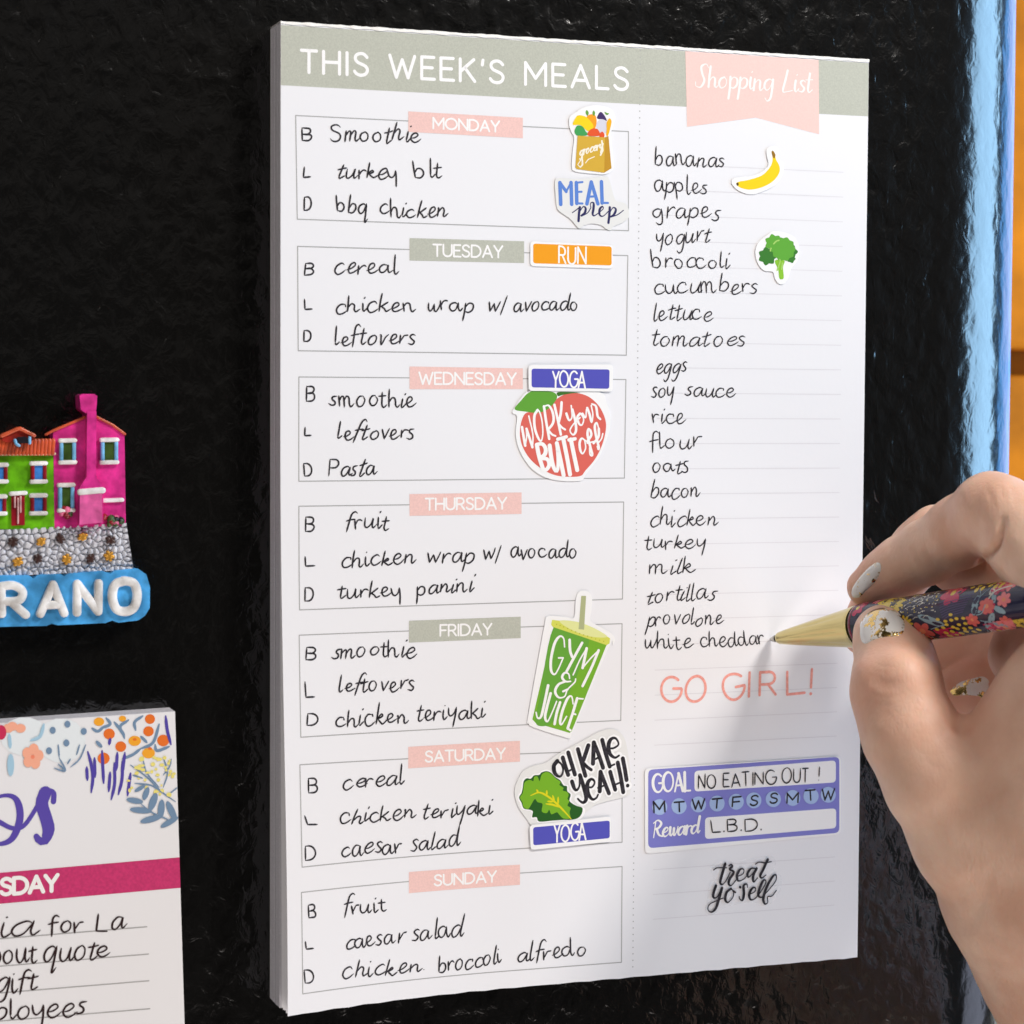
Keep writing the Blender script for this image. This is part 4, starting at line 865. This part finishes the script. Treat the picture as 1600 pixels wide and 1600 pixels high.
def build_pen():
    root = thing('floral_pen','gold tipped ballpoint pen with dark floral barrel held in the hand','pen',TIP)
    s1, s2 = s_at_px(1217), s_at_px(1343)
    gold = mat('brushed_gold',linear=(.64,.53,.235),rough=.22,metal=1)
    steel = mat('nib_steel',linear=(.55,.53,.48),rough=.3,metal=1)
    mb = MB(); lathe(mb,[(0,.25),(.25,.38),(1.0,.42),(1.05,.7),(s1-.9,1.0)],steel,20); lathe(mb,[(s1-.9,.86),(s1-.2,.9)],mat('nib_gap',(30,28,20),rough=.5),20); mb.build('nib',root,smooth=True).data.set_sharp_from_angle(angle=.5)
    mb = MB(); lathe(mb,[(s1-.3,1.0),(s1,1.35),(s1+.5,1.55)]+[(s1+.5+(s2-s1-1.5)*t,1.55+(5.0-1.55)*(t**.93)) for t in np.linspace(.1,1,8)]+[(s2-.4,5.15),(s2+.6,5.15),(s2+.7,4.8)],gold,96,flute=.06); g = mb.build('gold_cone',root,smooth=True); g.data.set_sharp_from_angle(angle=.5)
    mb = MB(); lathe(mb,[(s2+.6,4.75),(s2+1.6,4.75)],mat('groove_green',(60,70,40),rough=.4)); mb.build('groove',root,smooth=True)
    mb = MB(); lathe(mb,[(s2+1.58,5.3),(s2+1.7,PR+.02),(s2+2.5,PR+.02),(s2+2.6,PR-.05)],mat('collar_crimson',(120,18,48),rough=.25,coat=.4)); mb.build('collar',root,smooth=True)
    NAVY = mat('barrel_navy',(26,26,62),rough=.22,coat=.4); c = zm(5.3333,1300,860)
    mb = MB(); lathe(mb,[(s2+1.5,5.0),(s2+1.8,PR),(s2+2.2,PR)]+[(s,PR) for s in np.linspace(s2+6,128,20)]+[(131,PR-.6),(132,PR-2)],NAVY,48)
    def onbar(px, rot=0, ds=0, dr=.02):
        out = []
        for x,y in px:
            s = s_at_px(x)
            for _ in range(3):
                P = TIP+AX*s; zc = (RC@P+TV)[2]; q = atdepth(x,y,zc)-P
                s += q@AX*.6
            P = TIP+AX*s; zc = (RC@P+TV)[2]; v = atdepth(x,y,zc)-P; h = np.clip((v@UPV)/PR,-.999,.999)
            t = math.asin(h)+rot; out.append(TIP+AX*(s+ds)+(PR+dr)*(math.cos(t)*TOCAM+math.sin(t)*UPV))
        return np.array(out)
    items = []  # (px polygon, material)
    def m_(n,rgb): return mat('barrel_'+n,rgb,rough=.25,coat=.4)
    YE,BK,WHI,CRM,CO,COD,BLUE,VIO,PKC = m_('yellow',(226,198,70)),m_('black',(24,20,34)),m_('white',(226,224,214)),m_('crimson',(196,34,84)),m_('coral',(222,104,98)),m_('coral_core',(238,150,110)),m_('grey_blue',(140,168,182)),m_('violet',(74,52,112)),m_('pink',(238,130,134))
    def ell(cx,cy,rx,ry,ro=0,n=10):
        a = np.linspace(0,2*math.pi,n,endpoint=False); r = math.radians(ro); x = rx*np.cos(a); y = ry*np.sin(a)
        return list(zip(cx+x*math.cos(r)-y*math.sin(r),cy+x*math.sin(r)+y*math.cos(r)))
    def flower(cx,cy,r,n,mp,mc,core=.28,sharp=False):
        for k in range(n):
            t = 2*math.pi*k/n+cx; items.append((ell(cx+.6*r*math.cos(t),cy+.6*r*math.sin(t),.45*r,.16*r if sharp else .34*r,math.degrees(t)),mp))
        items.append((ell(cx,cy,core*r,core*r),mc))
    def line(p,w,m):
        p = np.array(cr(p,6)); T = np.gradient(p,axis=0); T /= np.linalg.norm(T,axis=1)[:,None]; N = np.stack([-T[:,1],T[:,0]],1)*w/2
        for i in range(len(p)-1): items.append(([p[i]+N[i],p[i+1]+N[i+1],p[i+1]-N[i+1],p[i]-N[i]],m))
    for i in range(8):
        y = 360+i*20; line([(1020+6*i,y+60),(1120,y+25),(1290-8*i,y-10)],7,VIO)
    rr = random.Random(9)
    for _ in range(95): items.append((ell(rr.uniform(700,1000),rr.uniform(335,500),rr.uniform(3,8),rr.uniform(3,7),n=6),rr.choice((WHI,WHI,YE))))
    for _ in range(14):
        x,y = rr.uniform(700,960),rr.uniform(360,560); line([(x,y),(x+20,y-18),(x+44,y-20)],4,WHI)
    flower(612,435,88,13,YE,BK,.36,True); flower(735,600,78,13,YE,BK,.3,True)
    flower(1095,345,95,6,CRM,YE,.2); flower(870,655,80,5,CO,COD); flower(1430,445,66,7,CO,COD); flower(1570,390,62,6,PKC,COD); flower(1300,562,54,6,CO,COD); flower(1562,578,52,6,CO,COD); flower(1570,265,60,6,PKC,COD)
    for e in ((1330,440,26,85,8),(960,565,115,32,22),(1535,475,55,26,30),(1455,550,24,58,30),(1400,612,24,46,15),(1495,608,48,20,20),(1480,370,20,52,-15),(1445,312,20,44,10),(1380,470,14,40,35)): items.append((ell(*e),BLUE if e[0]!=1445 else WHI))
    line([(1420,420),(1470,330),(1530,300),(1600,280)],9,WHI); line([(1340,520),(1390,500),(1420,430)],8,BLUE); line([(1360,565),(1420,580),(1520,600)],7,BLUE); line([(940,640),(1000,620),(1060,600)],7,BLUE); line([(1310,300),(1350,340),(1360,380)],5,BLUE); line([(1420,280),(1390,330),(1360,370)],5,BLUE)
    for x,y in [(1020,555),(1080,570),(1130,515),(1130,560),(1175,548),(1230,545),(990,640),(1045,625),(1040,672),(1095,660),(1150,635),(1125,620),(1205,635),(1255,628),(1180,600),(1235,590),(1300,650),(1195,662),(1145,680),(1250,668),(1100,690),(1080,600)]: items.append((ell(x,y,17,13),YE))
    flower(505,415,58,12,YE,BK,.34,True); flower(300,470,60,6,CRM,YE,.22); flower(250,620,60,6,CRM,YE,.22); flower(420,400,40,6,PKC,COD)
    lay = 0
    for rot,ds in ((0,0),(2.05,9),(4.15,-4),(0,46),(2.0,50),(4.1,42)):
        for poly,m in items:
            lay += 1; P = onbar(c(poly),rot,ds,.015+.0009*(lay%60)); 
            if ((P-TIP)@AX).max() > 127 or ((P-TIP)@AX).min() < s2+2.3: continue
            n = len(P); ctr = P.mean(0); a = ctr-TIP; a = a-AX*(a@AX); 
            ctr = TIP+AX*((ctr-TIP)@AX)+a/np.linalg.norm(a)*np.linalg.norm(P[0]-TIP-AX*((P[0]-TIP)@AX))
            mb.add(np.concatenate([P,[ctr]]),[[i,(i+1)%n,n] for i in range(n)],m)
    mb.build('floral_barrel',root)
    lo = root.children[-1] if root.children else None
build_pen()

# ------------------------------------------------------------------ hand
def skin_material():
    m = bpy.data.materials.new('skin'); m.use_nodes = True; nt = m.node_tree; b = nt.nodes['Principled BSDF']
    tc = nt.nodes.new('ShaderNodeTexCoord')
    n = nt.nodes.new('ShaderNodeTexNoise'); n.inputs['Scale'].default_value = 55; n.inputs['Detail'].default_value = 5; n.inputs['Roughness'].default_value = .6
    nt.links.new(tc.outputs['Object'], n.inputs['Vector'])
    rp = nt.nodes.new('ShaderNodeValToRGB'); e = rp.color_ramp.elements
    e[0].position = .34; e[0].color = (.735,.44,.315,1); e[1].position = .70; e[1].color = (.88,.62,.475,1)
    nt.links.new(n.outputs['Fac'], rp.inputs[0]); at = nt.nodes.new('ShaderNodeAttribute'); at.attribute_name = 'flush'
    fx = nt.nodes.new('ShaderNodeMix'); fx.data_type = 'RGBA'; fx.inputs[7].default_value = (.74,.34,.235,1)
    nt.links.new(at.outputs['Fac'], fx.inputs[0]); nt.links.new(rp.outputs[0], fx.inputs[6]); nt.links.new(fx.outputs[2], b.inputs['Base Color'])
    b.inputs['Roughness'].default_value = .50; b.inputs['Specular IOR Level'].default_value = .42
    b.inputs['Subsurface Weight'].default_value = .32; b.inputs['Subsurface Radius'].default_value = (1,.35,.2); b.inputs['Subsurface Scale'].default_value = .003
    # fine crossing skin lines and pores
    v = nt.nodes.new('ShaderNodeTexVoronoi'); v.feature = 'DISTANCE_TO_EDGE'; v.inputs['Scale'].default_value = 900; v.inputs['Randomness'].default_value = 1
    mp = nt.nodes.new('ShaderNodeMapping'); mp.inputs['Rotation'].default_value = (0,.6,0); mp.inputs['Scale'].default_value = (1,1,.45)
    nt.links.new(tc.outputs['Object'], mp.inputs[0]); nt.links.new(mp.outputs[0], v.inputs['Vector'])
    n2 = nt.nodes.new('ShaderNodeTexNoise'); n2.inputs['Scale'].default_value = 420; n2.inputs['Detail'].default_value = 6; nt.links.new(mp.outputs[0], n2.inputs['Vector'])
    ad = nt.nodes.new('ShaderNodeMath'); ad.operation = 'MULTIPLY_ADD'; ad.inputs[1].default_value = 1.4; nt.links.new(n2.outputs['Fac'], ad.inputs[0]); nt.links.new(v.outputs['Distance'], ad.inputs[2])
    bp = nt.nodes.new('ShaderNodeBump'); bp.inputs['Strength'].default_value = .45; bp.inputs['Distance'].default_value = .0002
    nt.links.new(ad.outputs[0], bp.inputs['Height']); nt.links.new(bp.outputs[0], b.inputs['Normal'])
    return m
def smin(a, b, k):
    h = np.clip(.5+.5*(b-a)/k,0,1); return b+(a-b)*h-k*h*(1-h)
HX = .62
def surface_nets(Fd, org, h):
    ins = Fd < 0
    nx,ny,nz = Fd.shape
    off = [(i,j,k) for i in (0,1) for j in (0,1) for k in (0,1)]
    cnt = np.zeros((nx-1,ny-1,nz-1),np.int8)
    for i,j,k in off: cnt += ins[i:nx-1+i,j:ny-1+j,k:nz-1+k]
    act = np.argwhere((cnt>0)&(cnt<8)); idx = -np.ones(cnt.shape,np.int32); idx[tuple(act.T)] = np.arange(len(act))
    val = np.stack([Fd[act[:,0]+i,act[:,1]+j,act[:,2]+k] for i,j,k in off],1)
    acc = np.zeros((len(act),3)); num = np.zeros(len(act)); O = np.array(off,float)
    for a in range(8):
        for b in range(a+1,8):
            if abs(O[a]-O[b]).sum() != 1: continue
            va,vb = val[:,a],val[:,b]; cm = (va<0)!=(vb<0); t = np.where(cm,va/(va-vb+1e-12),0)
            acc += cm[:,None]*(O[a]+t[:,None]*(O[b]-O[a])); num += cm
    V = org+h*(act+acc/num[:,None]); faces = []
    for d in range(3):
        e = [0,0,0]; e[d] = 1
        A = ins[:nx-e[0],:ny-e[1],:nz-e[2]]; B = ins[e[0]:,e[1]:,e[2]:]
        ed = np.argwhere(A!=B); u,w = [x for x in range(3) if x!=d]
        ok = (ed[:,u]>0)&(ed[:,w]>0)&(ed[:,u]<cnt.shape[u])&(ed[:,w]<cnt.shape[w])&(ed[:,d]<cnt.shape[d]); ed = ed[ok]
        fl = A[tuple(ed.T)]
        q = []
        for a,b in ((0,0),(1,0),(1,1),(0,1)):
            c = ed.copy(); c[:,u] -= a; c[:,w] -= b; q.append(idx[tuple(c.T)])
        q = np.stack(q,1); flip = fl if d != 1 else ~fl
        q[flip] = q[flip][:,::-1]; faces.append(q)
    return V, np.concatenate(faces)
CH = {
'thumb':(3.5,[(1376,986,527,6.0),(1388,1003,523,7.6),(1401,1030,519,8.2),(1401,1066,515,9.8),(1405,1100,510,9.7),(1425,1150,505,10.6),(1465,1220,502,11.6),(1530,1300,504,15.2),(1610,1390,509,19.3),(1690,1490,514,22.7),(1790,1640,520,27),(1900,1800,522,29)]),
'index':(2.2,[(1354,918,541.5,4.9),(1382,900,539,5.9),(1412,882,536,6.9),(1450,862,531,7.4),(1503,830,521,8.3),(1552,803,512,9.0),(1612,848,500,9.8),(1700,950,488,12.5),(1745,1040,484,14)]),
'middle':(2.2,[(1355,985,556,6.6),(1384,925,553,7.2),(1440,860,548,7.5),(1465,839,545,7.5),(1505,872,541,8.6),(1580,900,530,9.6),(1690,985,512,12),(1745,1060,505,14)]),
'ring':(2.2,[(1505,1078,549,6.8),(1545,1068,546,7.6),(1600,1045,542,8.2),(1660,1020,538,9),(1720,1080,515,13)]),
'curl':(2.2,[(1462,1030,560,8),(1520,1012,556,9),(1600,1000,545,10),(1700,1040,525,12)]),
'web':(4,[(1496,1224,502,8.9),(1572,1169,499,9),(1640,1116,495,10.4),(1720,1040,490,13)]),
'palm':(12,[(1640,1264,502,21.5),(1720,1135,500,22),(1760,1250,503,26),(1740,1400,508,26.5),(1800,1560,516,29)]),
'knuckle':(3,[(1376,1070,507.5,6.2),(1404,1068,506,7.2),(1418,1064,508,6.0)]),
'pip':(3,[(1542,790,507,6.2),(1566,792,504,6.5)]),
'side':(3,[(1600,1024,520,8.2),(1690,1010,510,12)]),
}
def build_hand():
    J = {k:(kk,[(atdepth(a,b,z),r) for a,b,z,r in v]) for k,(kk,v) in CH.items()}
    P = np.array([p for _,v in J.values() for p,r in v]); Rr = np.array([r for _,v in J.values() for p,r in v])
    lo = (P-Rr[:,None]).min(0)-4; hi = (P+Rr[:,None]).max(0)+4
    n = np.ceil((hi-lo)/HX).astype(int)
    gx,gy,gz = [lo[i]+HX*np.arange(n[i]) for i in range(3)]
    def chain(k, pts):
        Fd = np.full(n, 30.0, np.float32)
        for (a,ra),(b,rb) in zip(pts[:-1],pts[1:]):
            m = max(ra,rb)+9; l = np.minimum(a,b)-m; u = np.maximum(a,b)+m
            sl = tuple(slice(max(0,int((l[i]-lo[i])/HX)),min(n[i],int((u[i]-lo[i])/HX)+2)) for i in range(3))
            X = gx[sl[0]][:,None,None]-a[0]; Y = gy[sl[1]][None,:,None]-a[1]; Z = gz[sl[2]][None,None,:]-a[2]
            d = b-a; L2 = d@d; t = np.clip((X*d[0]+Y*d[1]+Z*d[2])/L2,0,1)
            dist = np.sqrt((X-t*d[0])**2+(Y-t*d[1])**2+(Z-t*d[2])**2)-(ra+(rb-ra)*t)
            Fd[sl] = smin(Fd[sl], dist.astype(np.float32), k)
        return Fd
    fld = {k:chain(*v) for k,v in J.items()}
    palm = smin(smin(fld['palm'],fld['web'],7),fld['side'],4)
    fld['thumb'] = smin(fld['thumb'],fld['knuckle'],4); fld['index'] = smin(fld['index'],fld['pip'],5)
    KY = (3.2+10*np.clip((gy-176)/28,0,1)).astype(np.float32)[None,:,None]
    body = smin(palm, fld['thumb'], KY)
    for f in ('index','middle','ring','curl'): body = np.minimum(body, smin(palm, fld[f], 6))
    V,Fq = surface_nets(body, lo, HX)
    # relax
    me_n = np.zeros(len(V)); e = np.concatenate([Fq[:,[0,1]],Fq[:,[1,2]],Fq[:,[2,3]],Fq[:,[3,0]]])
    for it in range(6):
        acc = np.zeros_like(V); cnt = np.zeros(len(V))
        np.add.at(acc,e[:,0],V[e[:,1]]); np.add.at(acc,e[:,1],V[e[:,0]]); np.add.at(cnt,e[:,0],1); np.add.at(cnt,e[:,1],1)
        V = V+.5*(acc/np.maximum(cnt,1)[:,None]-V)
    # knuckle wrinkles and folds pressed into the surface
    bvh = BVHTree.FromPolygons([tuple(v) for v in V],[tuple(q) for q in Fq])
    def hit(px,py):
        d = Vector(rayd(px,py)).normalized(); h = bvh.ray_cast(Vector(CC),d)
        return h
    def groove(px, depth, wd):
        pts = []
        for x,y in cr(px,10):
            h = hit(x,y)
            if h[0] is not None: pts.append(np.array(h[0]))
        if not pts: return
        pts = np.array(pts)
        near = np.where(np.linalg.norm(V-pts.mean(0),axis=1) < np.linalg.norm(pts-pts.mean(0),axis=1).max()+4*wd)[0]
        dm = np.linalg.norm(V[near][:,None]-pts[None],axis=2); ia = dm.argmin(1); d = dm.min(1)
        fade = np.sin(np.linspace(.06,1,len(pts))*math.pi*.94)**.7
        disp[near] = np.minimum(disp[near], -depth*fade[ia]*np.exp(-(d/wd)**2))
    disp = np.zeros(len(V))
    fn = np.cross(V[Fq[:,2]]-V[Fq[:,0]],V[Fq[:,3]]-V[Fq[:,1]]); Nn = np.zeros_like(V)
    for i in range(4): np.add.at(Nn,Fq[:,i],fn)
    Nn /= np.linalg.norm(Nn,axis=1)[:,None]+1e-9
    if (Nn*(V-V.mean(0))).sum() < 0: Nn = -Nn; Fq = Fq[:,::-1]
    for px,dp,wd in (([(1358,1062),(1385,1070),(1412,1064)],.55,2.0),([(1352,1078),(1385,1088),(1425,1080)],.25,1.2),([(1365,1050),(1390,1054),(1415,1048)],.22,1.0),([(1372,1040),(1395,1043),(1415,1038)],.15,.9),
        ([(1566,815),(1558,845),(1545,866),(1530,884)],2.2,1.0),([(1440,845),(1450,865),(1455,885)],.25,1.2),([(1428,855),(1436,870),(1440,890)],.2,1.0),
        ([(1366,1058),(1390,1063),(1414,1056)],.20,.7),([(1356,1096),(1388,1100),(1420,1092)],.14,.8),([(1415,1120),(1440,1110),(1462,1106)],.14,.8),([(1468,1088),(1480,1118),(1498,1146)],.22,.9),
        ([(1418,868),(1426,884),(1430,900)],.16,.8),([(1474,842),(1486,860),(1494,878)],.13,.8),([(1540,760),(1548,774),(1552,790)],.18,.9),([(1560,756),(1567,772),(1570,788)],.18,.9),([(1578,758),(1584,774),(1586,790)],.14,.9),
        ([(1505,1165),(1530,1180),(1560,1184)],.18,1.0),([(1440,1180),(1462,1200),(1490,1212)],.12,1.0),
        ([(1489,1130),(1502,1140),(1516,1148)],1.0,1.6),([(1480,1135),(1475,1150),(1480,1165)],.3,2.0)):
        groove(px,dp,wd)
    disp += .10*np.sin(V[:,0]*.55+1.3*np.sin(V[:,1]*.31))*np.sin(V[:,1]*.47+V[:,2]*.3)
    V = V+Nn*disp[:,None]
    SK = skin_material()
    mb = MB(); mb.add(V,Fq.tolist(),SK)
    # the forearm runs on out of frame, down and to the right
    pth = cr([atdepth(1740,1560,520),(300,345,-92),(350,410,-105),(410,480,-120)],8); rad = np.interp(np.linspace(0,1,len(pth)),[0,.35,.7,1],[24,27,33,36])
    T = np.gradient(pth,axis=0); T /= np.linalg.norm(T,axis=1)[:,None]; A1 = np.cross(T,[0,1,0]); A1 /= np.linalg.norm(A1,axis=1)[:,None]; A2 = np.cross(T,A1); th = np.linspace(0,2*math.pi,28,endpoint=False)
    ring = (pth[:,None]+rad[:,None,None]*(np.cos(th)[None,:,None]*A1[:,None]*1.1+np.sin(th)[None,:,None]*A2[:,None]*.9)).reshape(-1,3)
    mb.add(ring,[[a*28+b,a*28+(b+1)%28,(a+1)*28+(b+1)%28,(a+1)*28+b] for a in range(len(pth)-1) for b in range(28)]+[list(range(28)),list(range((len(pth)-1)*28,len(pth)*28))],SK)
    o = mb.build('hand', smooth=True, loc=V.mean(0))
    # redder skin over fingertips, knuckle and web
    fl = np.zeros(len(o.data.vertices)); nv = len(V)
    for (a_,b_,z_),sg,am in (((1362,915,541),7,.55),((1384,1000,523),7,.35),((1385,1072,508),7,.6),((1350,985,553),8,.6),((1552,790,505),9,.3),((1492,1140,500),9,.45),((1440,860,545),8,.3),((1520,1075,545),12,.5),((1545,865,510),6,.4)):
        c_ = atdepth(a_,b_,z_); fl[:nv] = np.maximum(fl[:nv], am*np.exp(-((V-c_)**2).sum(1)/(2*sg*sg)))
    at_ = o.data.attributes.new('flush','FLOAT','POINT'); at_.data.foreach_set('value', fl)
    tag(o,'right hand with white and gold painted nails holding a floral pen','hand')
    # nails
    nm = bpy.data.materials.new('white_gold_nail_polish'); nm.use_nodes = True; nt = nm.node_tree; b = nt.nodes['Principled BSDF']
    tc = nt.nodes.new('ShaderNodeTexCoord'); nz = nt.nodes.new('ShaderNodeTexNoise'); nz.inputs['Scale'].default_value = 240; nz.inputs['Detail'].default_value = 4; nz.inputs['Roughness'].default_value = .7
    nt.links.new(tc.outputs['Object'], nz.inputs['Vector'])
    rp = nt.nodes.new('ShaderNodeValToRGB'); rp.color_ramp.elements[0].position = .545; rp.color_ramp.elements[1].position = .57
    nt.links.new(nz.outputs['Fac'], rp.inputs[0])
    mx = nt.nodes.new('ShaderNodeMix'); mx.data_type = 'RGBA'; mx.inputs[6].default_value = (.80,.78,.76,1); mx.inputs[7].default_value = (.78,.52,.16,1)
    nt.links.new(rp.outputs[0], mx.inputs[0]); nt.links.new(mx.outputs[2], b.inputs['Base Color'])
    nt.links.new(rp.outputs[0], b.inputs['Metallic']); b.inputs['Roughness'].default_value = .18; b.inputs['Coat Weight'].default_value = .5
    bp = nt.nodes.new('ShaderNodeBump'); bp.inputs['Strength'].default_value = .3; bp.inputs['Distance'].default_value = .0003; nt.links.new(rp.outputs[0], bp.inputs['Height']); nt.links.new(bp.outputs[0], b.inputs['Normal'])
    bvh2 = BVHTree.FromPolygons([tuple(v) for v in V],[tuple(q) for q in Fq])
    def nail(px, zc, dome=.5):
        out = np.array(cr(px,4,True)); ctr = out.mean(0); nr = 9; rows = []
        for r in range(nr):
            k = (r/(nr-1)); 
            for p in out:
                q = ctr+(p-ctr)*k; d = Vector(rayd(*q)).normalized(); h = bvh2.ray_cast(Vector(CC),d)
                if h[0] is None or abs((RC@np.array(h[0])+TV)[2]-zc) > 13:
                    h = bvh2.find_nearest(Vector(atdepth(q[0],q[1],zc)))
                nrm = np.array(h[1]); nrm = nrm if nrm@(CC-np.array(h[0])) > -50 else nrm
                rows.append(np.array(h[0])+nrm*(dome*(1-k**4)+.04*(k<.999)-.22*(k>.999)))
        rows = np.array(rows).reshape(nr,len(out),3)
        for _ in range(3): # smooth rings
            s = rows.copy(); s[1:-1] = (rows[1:-1]*2+rows[:-2]+rows[2:]+np.roll(rows,1,1)[1:-1]+np.roll(rows,-1,1)[1:-1])/6; rows = s
        n_ = len(out); F = [[r*n_+i,r*n_+(i+1)%n_,(r+1)*n_+(i+1)%n_,(r+1)*n_+i] for r in range(nr-1) for i in range(n_)]
        mb = MB(); mb.add(rows.reshape(-1,3),F,nm); mb.build('fingernail',o,smooth=True)
    c = zm(5.3333,1300,860)
    nail(c([(205,640),(222,545),(285,480),(370,445),(470,432),(560,468),(612,535),(625,620),(610,695),(545,722),(440,730),(340,757),(270,795),(225,765)]),516,.5)
    nail([(1325,931),(1334,912),(1350,892),(1366,878),(1377,876),(1379,890),(1369,909),(1354,924),(1341,937),(1331,939)],539,.35)
    c7 = zm(7.273,1400,960)
    nail(c7([(580,890),(660,800),(760,745),(900,710),(1000,690),(1070,740),(1100,830),(1080,900),(1000,940),(880,930),(740,925),(640,930)]),542,.4)
    nail([(1331,1000),(1330,1020),(1334,1035),(1342,1042),(1346,1030),(1342,1010)],553,.3)
build_hand()

for o in SC.objects:
    if '_w' in o: del o['_w']
